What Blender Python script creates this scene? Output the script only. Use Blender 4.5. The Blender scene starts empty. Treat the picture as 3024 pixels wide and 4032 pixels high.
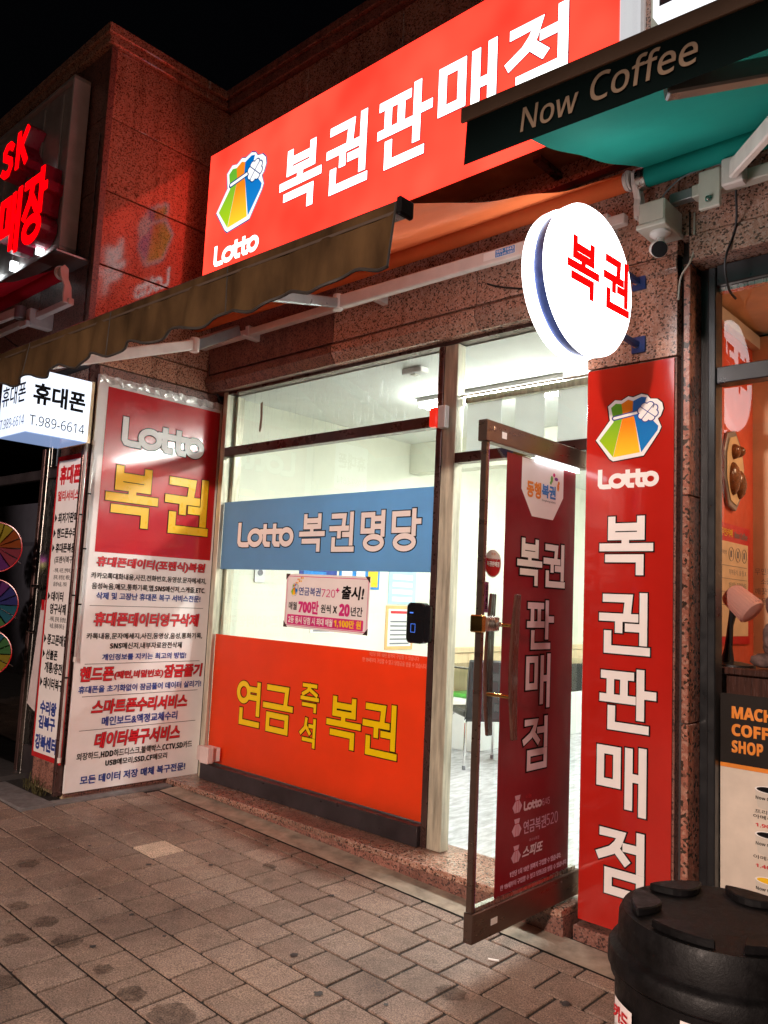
import bpy, bmesh, math, random
from mathutils import Vector, Matrix
from math import radians, sin, cos, pi, sqrt
random.seed(7)
sc = bpy.context.scene
COL = sc.collection

# ------------------------------------------------------------------ camera
cam_d = bpy.data.cameras.new("camera")
cam_d.sensor_fit = 'VERTICAL'; cam_d.sensor_height = 24.0; cam_d.lens = 18.733
cam_d.clip_start = 0.05; cam_d.clip_end = 400
cam = bpy.data.objects.new("camera", cam_d); COL.objects.link(cam)
RT = Vector((0.73775217, 0.67349926, 0.04604873))
DN = Vector((-0.03827408, 0.10983379, -0.99321278))
FW = Vector((-0.67398578, 0.73098241, 0.10680768))
EYE = Vector((0, 0, 1.45))
cam.matrix_world = Matrix(((RT.x, -DN.x, -FW.x, EYE.x), (RT.y, -DN.y, -FW.y, EYE.y), (RT.z, -DN.z, -FW.z, EYE.z), (0, 0, 0, 1)))
sc.camera = cam

# ------------------------------------------------------------------ world, fill sun, assumed street lamp, exposure
w = bpy.data.worlds.new("World"); sc.world = w; w.use_nodes = True
nt = w.node_tree; bg = nt.nodes['Background']
sky = nt.nodes.new('ShaderNodeTexSky'); sky.sky_type = 'NISHITA'; sky.sun_disc = False
sky.sun_elevation = radians(-4); sky.sun_rotation = radians(135)
nt.links.new(sky.outputs[0], bg.inputs[0]); bg.inputs[1].default_value = 0.05
sun_d = bpy.data.lights.new("fill_sun", 'SUN'); sun_d.energy = 0.06; sun_d.angle = radians(25); sun_d.color = (1.0, 0.74, 0.60)  # weak warm sun added as soft fill, not a lamp of the street
sun = bpy.data.objects.new("fill_sun", sun_d); COL.objects.link(sun)
sun.rotation_euler = Vector((0.60, -0.62, 0.75)).to_track_quat('Z', 'Y').to_euler()
lamp_d = bpy.data.lights.new("assumed_lamp_light", 'SPOT'); lamp_d.energy = 3300; lamp_d.color = (1.0, 0.78, 0.66)  # light of an assumed, unseen lamp, added for the shop front and paving
lamp_d.spot_size = radians(172); lamp_d.spot_blend = .06; lamp_d.shadow_soft_size = .16
LAMP = Vector((-0.3, -5.3, 3.62))
lamp = bpy.data.objects.new("assumed_lamp_light", lamp_d); COL.objects.link(lamp); lamp.location = LAMP + Vector((0, 0, -.05))
sc.view_settings.view_transform = 'Standard'; sc.view_settings.look = 'None'
sc.view_settings.exposure = 0.0; sc.view_settings.gamma = 1.0; sc.view_settings.use_curve_mapping = False
sc.cycles.use_denoising = True
sc.cycles.max_bounces = 8; sc.cycles.transparent_max_bounces = 16; sc.cycles.diffuse_bounces = 4; sc.cycles.glossy_bounces = 4
sc.cycles.sample_clamp_indirect = 6.0; sc.cycles.caustics_reflective = False; sc.cycles.caustics_refractive = False

# ------------------------------------------------------------------ materials
MATS = {}
def newmat(name):
    m = bpy.data.materials.new(name); m.use_nodes = True; m.node_tree.nodes.clear()
    MATS[name] = m
    return m, m.node_tree.nodes, m.node_tree.links
def coords(n, l, scale=(1, 1, 1), obj=True):
    tc = n.new('ShaderNodeTexCoord'); mp = n.new('ShaderNodeMapping'); mp.inputs['Scale'].default_value = scale
    l.new(tc.outputs['Object'], mp.inputs[0]); return mp.outputs[0]
def ramp(n, l, src, stops):
    r = n.new('ShaderNodeValToRGB'); e = r.color_ramp.elements
    while len(e) < len(stops): e.new(0.5)
    for i, (p, c) in enumerate(stops):
        e[i].position = p; e[i].color = (c[0], c[1], c[2], 1)
    l.new(src, r.inputs[0]); return r.outputs[0]
def noise(n, l, vec, scale, detail=3, rough=0.6):
    t = n.new('ShaderNodeTexNoise'); t.inputs['Scale'].default_value = scale; t.inputs['Detail'].default_value = detail
    t.inputs['Roughness'].default_value = rough; l.new(vec, t.inputs['Vector']); return t.outputs[0]
def bump(n, l, src, strength, dist, bsdf):
    b = n.new('ShaderNodeBump'); b.inputs['Strength'].default_value = strength; b.inputs['Distance'].default_value = dist
    l.new(src, b.inputs['Height']); l.new(b.outputs[0], bsdf.inputs['Normal'])
def mat(name, col, rough=0.5, metal=0.0, var=0.12, vscale=6.0, bumps=0.0, bscale=60, spec=0.5, streak=None, coat=0.0):
    """painted / plastic / metal surface: slight colour variation, roughness variation and optional fine relief"""
    m, n, l = newmat(name)
    b = n.new('ShaderNodeBsdfPrincipled'); o = n.new('ShaderNodeOutputMaterial'); l.new(b.outputs[0], o.inputs[0])
    v = coords(n, l, streak or (1, 1, 1))
    nz = noise(n, l, v, vscale, 5)
    lo = [c * (1 - var) for c in col]; hi = [min(1, c * (1 + var)) for c in col]
    l.new(ramp(n, l, nz, [(0.3, lo), (0.7, hi)]), b.inputs['Base Color'])
    rr = ramp(n, l, noise(n, l, v, vscale * 2.3, 4), [(0.3, [max(0.02, rough * 0.75)] * 3), (0.7, [min(1, rough * 1.25)] * 3)])
    l.new(rr, b.inputs['Roughness'])
    b.inputs['Metallic'].default_value = metal; b.inputs['Specular IOR Level'].default_value = spec
    b.inputs['Coat Weight'].default_value = coat; b.inputs['Coat Roughness'].default_value = 0.08
    if bumps: bump(n, l, noise(n, l, v, bscale, 3), bumps, 0.002, b)
    return m
def granite(name, base, dark, light, scale=95, rough=0.16, dirt=0.25):
    m, n, l = newmat(name)
    b = n.new('ShaderNodeBsdfPrincipled'); o = n.new('ShaderNodeOutputMaterial'); l.new(b.outputs[0], o.inputs[0])
    v = coords(n, l)
    t = n.new('ShaderNodeTexVoronoi'); t.inputs['Scale'].default_value = scale; t.inputs['Randomness'].default_value = 1
    l.new(v, t.inputs['Vector'])
    sep = n.new('ShaderNodeSeparateColor'); l.new(t.outputs['Color'], sep.inputs[0])
    c1 = ramp(n, l, sep.outputs[0], [(0.0, dark), (0.17, dark), (0.24, base), (0.7, [x * 1.15 for x in base]), (0.82, light), (1.0, light)])
    nz = noise(n, l, v, scale * 2.4, 3, 0.8)
    mx = n.new('ShaderNodeMix'); mx.data_type = 'RGBA'; mx.blend_type = 'MULTIPLY'; mx.inputs[0].default_value = 0.8
    l.new(c1, mx.inputs[6]); l.new(ramp(n, l, nz, [(0.36, (.50, .47, .46)), (0.5, (1, 1, 1)), (0.66, (1.2, 1.15, 1.1))]), mx.inputs[7])
    mx2 = n.new('ShaderNodeMix'); mx2.data_type = 'RGBA'; mx2.blend_type = 'MULTIPLY'; mx2.inputs[0].default_value = 1
    dn = noise(n, l, v, 2.2, 6, 0.65)
    mx3 = n.new('ShaderNodeMix'); mx3.data_type = 'RGBA'; mx3.blend_type = 'MULTIPLY'; mx3.inputs[0].default_value = .8
    stv = noise(n, l, coords(n, l, (9, 9, .7)), 1.6, 5, .6); l.new(mx.outputs[2], mx3.inputs[6]); l.new(ramp(n, l, stv, [(0.32, (.62, .6, .58)), (0.5, (1, 1, 1))]), mx3.inputs[7])
    l.new(mx3.outputs[2], mx2.inputs[6]); l.new(ramp(n, l, dn, [(0.3, [1 - dirt] * 3), (0.6, (1, 1, 1))]), mx2.inputs[7])
    oi = n.new('ShaderNodeObjectInfo'); mx4 = n.new('ShaderNodeMix'); mx4.data_type = 'RGBA'; mx4.blend_type = 'MULTIPLY'; mx4.inputs[0].default_value = 1
    l.new(mx2.outputs[2], mx4.inputs[6]); l.new(ramp(n, l, oi.outputs['Random'], [(0, (.80, .78, .78)), (1, (1.12, 1.08, 1.06))]), mx4.inputs[7])
    l.new(mx4.outputs[2], b.inputs['Base Color'])
    l.new(ramp(n, l, dn, [(0.3, [rough * 1.9] * 3), (0.65, [rough] * 3)]), b.inputs['Roughness'])
    bump(n, l, nz, 0.04, 0.0003, b); b.inputs['IOR'].default_value = 1.62
    return m
def emis(name, col, strength=1.0, gloss=True, mottled=0.0, mscale=2.0):
    m, n, l = newmat(name)
    e = n.new('ShaderNodeEmission'); o = n.new('ShaderNodeOutputMaterial')
    e.inputs[0].default_value = (*col, 1); e.inputs[1].default_value = strength
    if mottled:
        nz = noise(n, l, coords(n, l), mscale, 2)
        l.new(ramp(n, l, nz, [(0.3, [c * (1 - mottled) for c in col]), (0.7, [c * (1 + mottled) for c in col])]), e.inputs[0])
    if gloss:
        g = n.new('ShaderNodeBsdfGlossy'); g.inputs['Roughness'].default_value = 0.12
        fr = n.new('ShaderNodeFresnel'); fr.inputs[0].default_value = 1.4
        mx = n.new('ShaderNodeMixShader'); l.new(fr.outputs[0], mx.inputs[0]); l.new(e.outputs[0], mx.inputs[1]); l.new(g.outputs[0], mx.inputs[2])
        l.new(mx.outputs[0], o.inputs[0])
    else: l.new(e.outputs[0], o.inputs[0])
    return m
def gradient(name, c0, c1, emit=0.0, axis='Z', rough=0.25, p0=0.1, p1=0.9):
    """flat print whose ink runs from c0 (bottom) to c1 (top)"""
    m, n, l = newmat(name)
    o = n.new('ShaderNodeOutputMaterial'); tc = n.new('ShaderNodeTexCoord'); s = n.new('ShaderNodeSeparateXYZ')
    l.new(tc.outputs['Generated'], s.inputs[0]); c = ramp(n, l, s.outputs[axis], [(p0, c0), (p1, c1)])
    if emit:
        e = n.new('ShaderNodeEmission'); e.inputs[1].default_value = emit; l.new(c, e.inputs[0]); l.new(e.outputs[0], o.inputs[0])
    else:
        b = n.new('ShaderNodeBsdfPrincipled'); b.inputs['Roughness'].default_value = rough; l.new(c, b.inputs['Base Color']); l.new(b.outputs[0], o.inputs[0])
    return m
def film(name, col, trans=0.5, rough=0.35, var=0.05):
    """thin sheet (vinyl film, canvas) that lets light through"""
    m, n, l = newmat(name)
    b = n.new('ShaderNodeBsdfPrincipled'); t = n.new('ShaderNodeBsdfTranslucent'); mx = n.new('ShaderNodeMixShader'); o = n.new('ShaderNodeOutputMaterial')
    nz = noise(n, l, coords(n, l), 3.0, 5)
    c = ramp(n, l, nz, [(0.3, [x * (1 - var) for x in col]), (0.7, [min(1, x * (1 + var)) for x in col])])
    l.new(c, b.inputs['Base Color']); l.new(c, t.inputs[0]); b.inputs['Roughness'].default_value = rough; b.inputs['Specular IOR Level'].default_value = .08 if rough > .55 else .5
    mx.inputs[0].default_value = trans
    l.new(b.outputs[0], mx.inputs[1]); l.new(t.outputs[0], mx.inputs[2]); l.new(mx.outputs[0], o.inputs[0])
    return m
def glass(name, ior=1.5, tint=(1, 1, 1), smear=0.0):
    m, n, l = newmat(name)
    t = n.new('ShaderNodeBsdfTransparent'); t.inputs[0].default_value = (*tint, 1)
    g = n.new('ShaderNodeBsdfGlossy'); g.inputs['Roughness'].default_value = 0.0
    fr = n.new('ShaderNodeFresnel'); fr.inputs[0].default_value = ior
    mx = n.new('ShaderNodeMixShader'); o = n.new('ShaderNodeOutputMaterial')
    l.new(fr.outputs[0], mx.inputs[0]); l.new(t.outputs[0], mx.inputs[1]); l.new(g.outputs[0], mx.inputs[2])
    if smear:
        d = n.new('ShaderNodeBsdfTranslucent'); d.inputs[0].default_value = (.8, .82, .8, 1)
        m2 = n.new('ShaderNodeMixShader')
        f = ramp(n, l, noise(n, l, coords(n, l, (9, 9, 1.2)), 5, 8, 0.7), [(0.52, (0, 0, 0)), (0.8, (smear,) * 3)])
        l.new(f, m2.inputs[0]); l.new(mx.outputs[0], m2.inputs[1]); l.new(d.outputs[0], m2.inputs[2]); l.new(m2.outputs[0], o.inputs[0])
    else: l.new(mx.outputs[0], o.inputs[0])
    return m

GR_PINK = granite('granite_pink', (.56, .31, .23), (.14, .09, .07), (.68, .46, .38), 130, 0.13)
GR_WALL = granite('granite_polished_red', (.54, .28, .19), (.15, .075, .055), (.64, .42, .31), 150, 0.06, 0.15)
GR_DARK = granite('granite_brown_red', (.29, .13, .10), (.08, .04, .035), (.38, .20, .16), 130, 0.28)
GR_STEP = granite('granite_step', (.42, .22, .16), (.08, .05, .04), (.55, .38, .30), 130, 0.2, 0.45)
BACKING = mat('mortar_shadow_gap', (.05, .04, .04), .9)
CONC = mat('old_concrete', (.33, .27, .21), .9, var=.4, vscale=9, bumps=.6)
STEEL = mat('brushed_stainless_steel', (.46, .43, .40), .28, 1.0, var=.25, vscale=5, streak=(8, 8, 1))
STEEL_DIRTY = mat('dirty_stainless_steel', (.52, .49, .38), .45, .35, var=.45, vscale=4, streak=(7, 7, .8), bumps=.3)
BROWN_METAL = mat('brown_anodised_frame', (.10, .055, .05), .3, .6, var=.3)
DARK_METAL = mat('dark_anodised_sill', (.06, .05, .055), .35, .5, var=.3)
BLACK_FRAME = mat('black_painted_frame', (.012, .013, .015), .35, 0, var=.3)
BRONZE = mat('bronze_door_rail', (.17, .12, .10), .32, .85, var=.10, vscale=3, streak=(1, 1, 4))
WHITE_PAINT = mat('white_powder_coat', (.72, .64, .60), .4, var=.1, vscale=10)
GREY_PAINT = mat('grey_aluminium', (.30, .30, .31), .35, .5)
WHITE_PLASTIC = mat('white_plastic', (.78, .76, .74), .35, var=.05)
CREAM_PLASTIC = mat('cream_plastic', (.55, .52, .45), .4, var=.1)
BLACK_PLASTIC = mat('black_gloss_plastic', (.01, .01, .012), .08, var=.2)
BLACK_RUBBER = mat('black_cable', (.012, .01, .012), .5)
BIN_BLACK = mat('black_bin_plastic', (.005, .0045, .005), .5, var=.6, vscale=16, bumps=.35, bscale=160, spec=.22)
BRASS = mat('brass_lock', (.75, .48, .16), .22, 1.0)
WOOD_DARK = mat('dark_wood_handle', (.075, .03, .022), .25, var=.5, vscale=9, streak=(6, 6, .6), coat=.4)
WOOD_PALE = mat('pale_wood', (.78, .60, .36), .45, var=.1, streak=(4, 4, .6))
INT_WALL = mat('cream_interior_paint', (.77, .77, .64), .8, var=.03)
INT_WHITE = mat('white_interior_paint', (.86, .88, .86), .7, var=.03)
INT_CEIL = mat('ceiling_board', (.80, .81, .76), .9, var=.03)
INT_FLOOR = mat('grey_vinyl_floor', (.50, .50, .52), .4, var=.42, vscale=7, streak=(4, 1, 1))
LEATHER = mat('black_leatherette', (.018, .018, .02), .35, var=.3, bumps=.3, bscale=300)
CHROME = mat('chrome_leg', (.75, .75, .75), .12, 1.0, var=.05)
GLASS = glass('window_glass', 1.5, (.97, 1, .98), .0)
GLASS_SMEAR = glass('smeared_window_glass', 1.5, (.97, 1, .98), .30)
GLASS_COFFEE = glass('coffee_window_glass', 1.75, (.95, .95, .95))
PAVER = None
def paver_mat(name, base, var):
    m, n, l = newmat(name)
    b = n.new('ShaderNodeBsdfPrincipled'); o = n.new('ShaderNodeOutputMaterial'); l.new(b.outputs[0], o.inputs[0])
    tc = n.new('ShaderNodeTexCoord'); oi = n.new('ShaderNodeObjectInfo')
    geo = n.new('ShaderNodeNewGeometry')
    v = geo.outputs['Position']
    t = noise(n, l, v, 170, 4, .85)
    big = noise(n, l, v, 1.7, 6, .62)
    mid = noise(n, l, v, 14, 4, .6)
    c = ramp(n, l, t, [(0.38, [x * .32 for x in base]), (0.5, base), (0.62, [x * 1.75 for x in base])])
    def mul(a, bb, f=1):
        x = n.new('ShaderNodeMix'); x.data_type = 'RGBA'; x.blend_type = 'MULTIPLY'; x.inputs[0].default_value = f
        l.new(a, x.inputs[6]); l.new(bb, x.inputs[7]); return x.outputs[2]
    c = mul(c, ramp(n, l, oi.outputs['Random'], [(0, (1 - var, 1 - var * 1.15, 1 - var * 1.2)), (.5, (1, .97, .93)), (1, (1 + var, 1 + var, 1 + var))]))
    c = mul(c, ramp(n, l, big, [(0.30, (.50, .47, .46)), (0.5, (1, 1, 1)), (.75, (1.2, 1.16, 1.1))]))
    c = mul(c, ramp(n, l, mid, [(0.3, (.78, .77, .76)), (0.6, (1, 1, 1))]))
    l.new(c, b.inputs['Base Color']); b.inputs['Roughness'].default_value = .72
    bump(n, l, t, .6, .0015, b)
    return m
PAVER = paver_mat('concrete_paver', (.255, .180, .145), .15)
PAVER_LIGHT = paver_mat('new_granite_paver', (.55, .42, .33), .03)
SAND_GAP = mat('dirt_in_joints', (.014, .011, .010), .95, var=.4, vscale=30, bumps=.8)

# lit faces
LIT_RED = emis('backlit_red_acrylic', (2.6, .098, .056), 1.0, mottled=.5, mscale=1.5)
LIT_WHITE = emis('backlit_white_acrylic', (1, .97, .94), 3.2)
LIT_WHITE_LOGO = emis('backlit_white_logo', (1, .98, .96), 1.15, gloss=False)
LIT_ROUND = emis('backlit_round_acrylic', (1, .985, .97), 6.5)
LIT_PHONE = emis('backlit_cold_white_acrylic', (.80, .87, 1.0), 1.5, mottled=.10, mscale=4)
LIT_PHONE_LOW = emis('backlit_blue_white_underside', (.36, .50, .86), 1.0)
LIT_SK = emis('red_led_letter_face', (4.0, .0, .004), 1.0, gloss=False)
LIT_TUBE = emis('fluorescent_tube', (.95, 1, .95), 68, gloss=False)
LIT_TUBE_BOOST = emis('boosted_fluorescent_tube', (.95, 1, .95), 125, gloss=False)  # front tubes boosted to spill more light onto the pavement
LIT_LED = emis('white_led', (.9, .97, 1), 6, gloss=False)
LIT_BLUE = emis('blue_indicator', (.1, .25, 1), 1.5, gloss=False)
LIT_STROBE = emis('red_strobe_cover', (1.0, .03, .015), .9)
LIT_TICKER = emis('magenta_led_ticker', (.9, .05, .75), 2.0, gloss=False)
LIT_TICKER_Y = emis('yellow_led_ticker', (1, .9, .25), 2.0, gloss=False)
LIT_PINK_BULB = emis('warm_bulb', (1, .55, .28), 16, gloss=False)
LIT_2F = emis('backlit_upper_sign', (.95, .97, 1), 1.5)
RED_LETTER = emis('backlit_red_letter', (1.6, .004, .004), 1.0, gloss=False)
# prints
P_WHITE = mat('print_white', (.88, .84, .82), .4, var=.04)
P_WHITE_PINK = mat('banner_fabric_white', (.88, .82, .81), .38, var=.06, vscale=3)
P_BLACK = mat('print_black', (.006, .005, .006), .7, spec=.1)
P_RED = mat('print_red_vinyl', (.52, .012, .018), .22, var=.12, vscale=2.2, coat=.5)
P_RED_TEXT = mat('print_red_text', (.60, .015, .025), .35)
P_YELLOW = mat('print_yellow', (.92, .55, .02), .3, var=.04)
P_BLUE_TEXT = mat('print_navy', (.02, .05, .27), .35)
P_MAGENTA = mat('print_magenta', (.66, .02, .20), .35)
P_ORANGE = mat('print_orange', (.80, .25, .03), .35)
P_GREEN = mat('print_green', (.10, .42, .06), .35)
P_SKYBLUE = mat('print_sky_blue', (.02, .22, .60), .35)
P_TAN = mat('print_tan_on_canvas', (.36, .26, .18), .7)
P_PALEPINK = mat('print_pale_pink', (.62, .32, .42), .4)
P_MAUVE = mat('print_mauve', (.70, .52, .58), .4)
P_GREYTEXT = mat('print_grey', (.2, .2, .22), .5)
PAPER = film('white_paper', (.86, .87, .85), .6)
B_BLUE = film('blue_window_vinyl', (.20, .38, .56), .5)
B_ORANGE = film('orange_window_vinyl', (.78, .090, .020), .5)
B_WHITE = film('white_window_letter', (.95, .88, .85), .1)
B_YELLOW = film('yellow_window_letter', (.98, .66, .0), .1)
COLUMN_RED = mat('column_banner_red', (.46, .016, .010), .16, var=.10, vscale=3, coat=.6)
DOOR_RED = mat('door_banner_red', (.22, .004, .012), .4, var=.2, vscale=3, spec=.3)
AWN_BROWN = film('brown_valance_canvas', (.060, .033, .014), .15, .85, .45)
_n, _l = AWN_BROWN.node_tree.nodes, AWN_BROWN.node_tree.links
for _m in [q for q in _n if q.type == 'MAPPING']: _m.inputs['Scale'].default_value = (2.2, 1, .9)
for _m in [q for q in _n if q.type == 'VALTORGB']: _m.color_ramp.elements[0].color = (.028, .015, .007, 1)
AWN_ORANGE = film('orange_awning_canvas', (.85, .19, .06), .35, .7, .08)
AWN_RED = film('red_awning_canvas', (.50, .012, .03), .3, .7, .1)
AWN_GREEN = film('teal_awning_canvas', (.02, .36, .30), .35, .7, .08)
AWN_DARK = film('dark_green_valance_canvas', (.004, .010, .010), .05, .9, .15)
PIPING = mat('black_piping', (.02, .015, .012), .7)
BROWN_SHEET = mat('rusty_sign_underside', (.30, .17, .09), .5, .3, var=.35)
SK_PANEL = mat('grey_sign_panel', (.55, .52, .50), .4, .4, var=.15)
SK_SIDE = mat('white_sign_return', (.72, .66, .66), .4)
SK_RED_SIDE = mat('red_letter_return', (.55, .02, .07), .3)
COFFEE_DARK = mat('coffee_window_dark_film', (.018, .014, .012), .5, spec=.15)
COFFEE_WHITE = mat('coffee_window_white_film', (.70, .60, .50), .5)
COFFEE_RED = mat('coffee_red_wall', (.70, .12, .06), .6)
COFFEE_BEIGE = mat('coffee_beige_wall', (.72, .50, .32), .7)

# ------------------------------------------------------------------ mesh helpers
class MB:
    def __init__(s): s.v = []; s.f = []; s.m = []; s.mi = 0
    def add(s, vs, fs):
        b = len(s.v); s.v += [tuple(v) for v in vs]; s.f += [tuple(i + b for i in f) for f in fs]; s.m += [s.mi] * len(fs); return s
    def box(s, x0, y0, z0, x1, y1, z1):
        x0, x1 = min(x0, x1), max(x0, x1); y0, y1 = min(y0, y1), max(y0, y1); z0, z1 = min(z0, z1), max(z0, z1)
        return s.add([(x0, y0, z0), (x1, y0, z0), (x1, y1, z0), (x0, y1, z0), (x0, y0, z1), (x1, y0, z1), (x1, y1, z1), (x0, y1, z1)],
                     [(0, 3, 2, 1), (4, 5, 6, 7), (0, 1, 5, 4), (1, 2, 6, 5), (2, 3, 7, 6), (3, 0, 4, 7)])
    def obox(s, c, ax, ay, az):
        c, ax, ay, az = map(Vector, (c, ax, ay, az))
        vs = [c + ax * i + ay * j + az * k for k in (-1, 1) for j in (-1, 1) for i in (-1, 1)]
        return s.add(vs, [(0, 2, 3, 1), (4, 5, 7, 6), (0, 1, 5, 4), (1, 3, 7, 5), (3, 2, 6, 7), (2, 0, 4, 6)])
    def bar(s, p, q, wd, ht, up=(0, 0, 1)):
        p, q, up = Vector(p), Vector(q), Vector(up); d = (q - p); L = d.length; d.normalize()
        sd = d.cross(up).normalized(); u = sd.cross(d).normalized()
        return s.obox((p + q) / 2, d * L / 2, sd * wd / 2, u * ht / 2)
    def tube(s, pts, r, n=8, cap=True):
        pts = [Vector(p) for p in pts]; rs = r if isinstance(r, (list, tuple)) else [r] * len(pts)
        rings = []; prev = None
        for i, p in enumerate(pts):
            d = (pts[min(i + 1, len(pts) - 1)] - pts[max(i - 1, 0)]).normalized()
            a = prev if prev is not None else (Vector((0, 0, 1)) if abs(d.z) < .9 else Vector((1, 0, 0)))
            a = (a - d * a.dot(d)).normalized(); prev = a; b = d.cross(a)
            rings.append([p + (a * cos(2 * pi * k / n) + b * sin(2 * pi * k / n)) * rs[i] for k in range(n)])
        vs = [v for R_ in rings for v in R_]; fs = []
        for i in range(len(pts) - 1):
            for k in range(n): fs.append((i * n + k, i * n + (k + 1) % n, (i + 1) * n + (k + 1) % n, (i + 1) * n + k))
        if cap: fs.append(tuple(range(n))[::-1]); fs.append(tuple((len(pts) - 1) * n + k for k in range(n)))
        return s.add(vs, fs)
    def lathe(s, o, axis, prof, n=32, a0=0, a1=2 * pi):
        """prof: list of (radius, height along axis)"""
        o, axis = Vector(o), Vector(axis).normalized()
        a = Vector((0, 0, 1)) if abs(axis.z) < .9 else Vector((1, 0, 0)); a = (a - axis * a.dot(axis)).normalized(); b = axis.cross(a)
        full = abs(a1 - a0 - 2 * pi) < 1e-6; m = n if full else n + 1
        vs = [o + axis * h + (a * cos(a0 + (a1 - a0) * k / n) + b * sin(a0 + (a1 - a0) * k / n)) * r for r, h in prof for k in range(m)]
        fs = []
        for i in range(len(prof) - 1):
            for k in range(n):
                k2 = (k + 1) % m
                fs.append((i * m + k, i * m + k2, (i + 1) * m + k2, (i + 1) * m + k))
        return s.add(vs, fs)
    def prism(s, poly, fr, d0, d1):
        """polygon in frame coordinates extruded from depth d0 to d1"""
        n = len(poly); vs = [fr(a, b, d0) for a, b in poly] + [fr(a, b, d1) for a, b in poly]
        return s.add(vs, [tuple(range(n))[::-1], tuple(range(n, 2 * n))] + [(i, (i + 1) % n, n + (i + 1) % n, n + i) for i in range(n)])
    def rect(s, fr, a0, a1, b0, b1, d):
        return s.add([fr(a0, b0, d), fr(a1, b0, d), fr(a1, b1, d), fr(a0, b1, d)], [(0, 1, 2, 3)])
    def slab(s, fr, a0, a1, b0, b1, d0, d1): return s.prism([(a0, b0), (a1, b0), (a1, b1), (a0, b1)], fr, d0, d1)
    def build(s, name, m, parent=None, bevel=0.0, smooth=False, origin=None, face=None):
        me = bpy.data.meshes.new(name)
        o0 = Vector(origin) if origin is not None else (parent_origin(parent) if parent else Vector((0, 0, 0)))
        me.from_pydata([tuple(Vector(v) - o0) for v in s.v], [], s.f)
        ms = m if isinstance(m, (list, tuple)) else [m]
        for x in ms: me.materials.append(x)
        me.polygons.foreach_set('material_index', s.m)
        me.validate(); me.update()
        if bevel or True:
            bm = bmesh.new(); bm.from_mesh(me)
            if face is None: bmesh.ops.recalc_face_normals(bm, faces=bm.faces)
            else:
                bm.normal_update(); fl = [f for f in bm.faces if f.normal.dot(face) < 0]
                if fl: bmesh.ops.reverse_faces(bm, faces=fl)
            if bevel:
                es = [e for e in bm.edges if len(e.link_faces) == 2 and e.calc_face_angle(0) > 0.6]
                bmesh.ops.bevel(bm, geom=es, offset=bevel, segments=1, affect='EDGES', profile=.5, clamp_overlap=True)
            bm.to_mesh(me); bm.free()
        if smooth:
            me.shade_smooth() if hasattr(me, 'shade_smooth') else None
            try: me.set_sharp_from_angle(angle=radians(35))
            except Exception: pass
        o = bpy.data.objects.new(name, me); COL.objects.link(o)
        if parent: o.parent = parent
        else: o.location = o0
        return o
def parent_origin(p):
    o = Vector(p.location)
    while p.parent: p = p.parent; o += p.location
    return o
def thing(name, label, cat, loc=(0, 0, 0), group=None):
    o = bpy.data.objects.new(name, None); COL.objects.link(o); o.location = loc; o.empty_display_size = .1
    o['label'] = label; o['category'] = cat
    if group: o['group'] = group
    return o
def tag(o, label, cat, group=None):
    o['label'] = label; o['category'] = cat
    if group: o['group'] = group
    return o
def struct(o): o['kind'] = 'structure'; return o
def stuff(o): o['kind'] = 'stuff'; return o
class FR:
    def __init__(s, o, ux, uy): s.o, s.ux, s.uy = Vector(o), Vector(ux).normalized(), Vector(uy).normalized(); s.n = s.ux.cross(s.uy)
    def __call__(s, a, b, d=0): return s.o + s.ux * a + s.uy * b + s.n * d
def front(y): return FR((0, y, 0), (1, 0, 0), (0, 0, 1))       # faces the street (-Y)
def side(x): return FR((x, 0, 0), (0, 1, 0), (0, 0, 1))        # faces +X
def rrect(a0, a1, b0, b1, r, n=4):
    P = []
    for cx, cy, s in ((a1 - r, b1 - r, 0), (a0 + r, b1 - r, 1), (a0 + r, b0 + r, 2), (a1 - r, b0 + r, 3)):
        for k in range(n + 1):
            t = (s + k / n) * pi / 2; P.append((cx + r * cos(t), cy + r * sin(t)))
    return P

# ------------------------------------------------------------------ lettering
def mathsans(s, bold):
    out = ''
    for ch in s:
        if 'A' <= ch <= 'Z': out += chr((0x1D5D4 if bold else 0x1D5A0) + ord(ch) - 65)
        elif 'a' <= ch <= 'z': out += chr((0x1D5EE if bold else 0x1D5BA) + ord(ch) - 97)
        elif '0' <= ch <= '9': out += chr((0x1D7EC if bold else 0x1D7E2) + ord(ch) - 48)
        else: out += ch
    return out
TXT = {}
KEEP = bpy.data.curves.new('keep_font', 'FONT'); KEEP.body = '가'
KO = bpy.data.objects.new('keep_font', KEEP); bpy.data.meshes.remove(bpy.data.meshes.new_from_object(KO))
def text_geo(body, bold, lb, shear):
    key = (body, bold, lb, shear)
    if key in TXT: return TXT[key]
    c = bpy.data.curves.new('t', 'FONT'); c.body = mathsans(body, lb); c.size = 1; c.resolution_u = 3; c.shear = shear
    c.bevel_depth = bold; c.bevel_resolution = 0; c.fill_mode = 'FRONT' if not bold else 'BOTH'
    o = bpy.data.objects.new('t', c)
    me = bpy.data.meshes.new_from_object(o)
    V = [tuple(v.co) for v in me.vertices]; F = [tuple(p.vertices) for p in me.polygons]
    bpy.data.objects.remove(o); bpy.data.curves.remove(c); bpy.data.meshes.remove(me)
    TXT[key] = (V, F); return V, F
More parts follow.
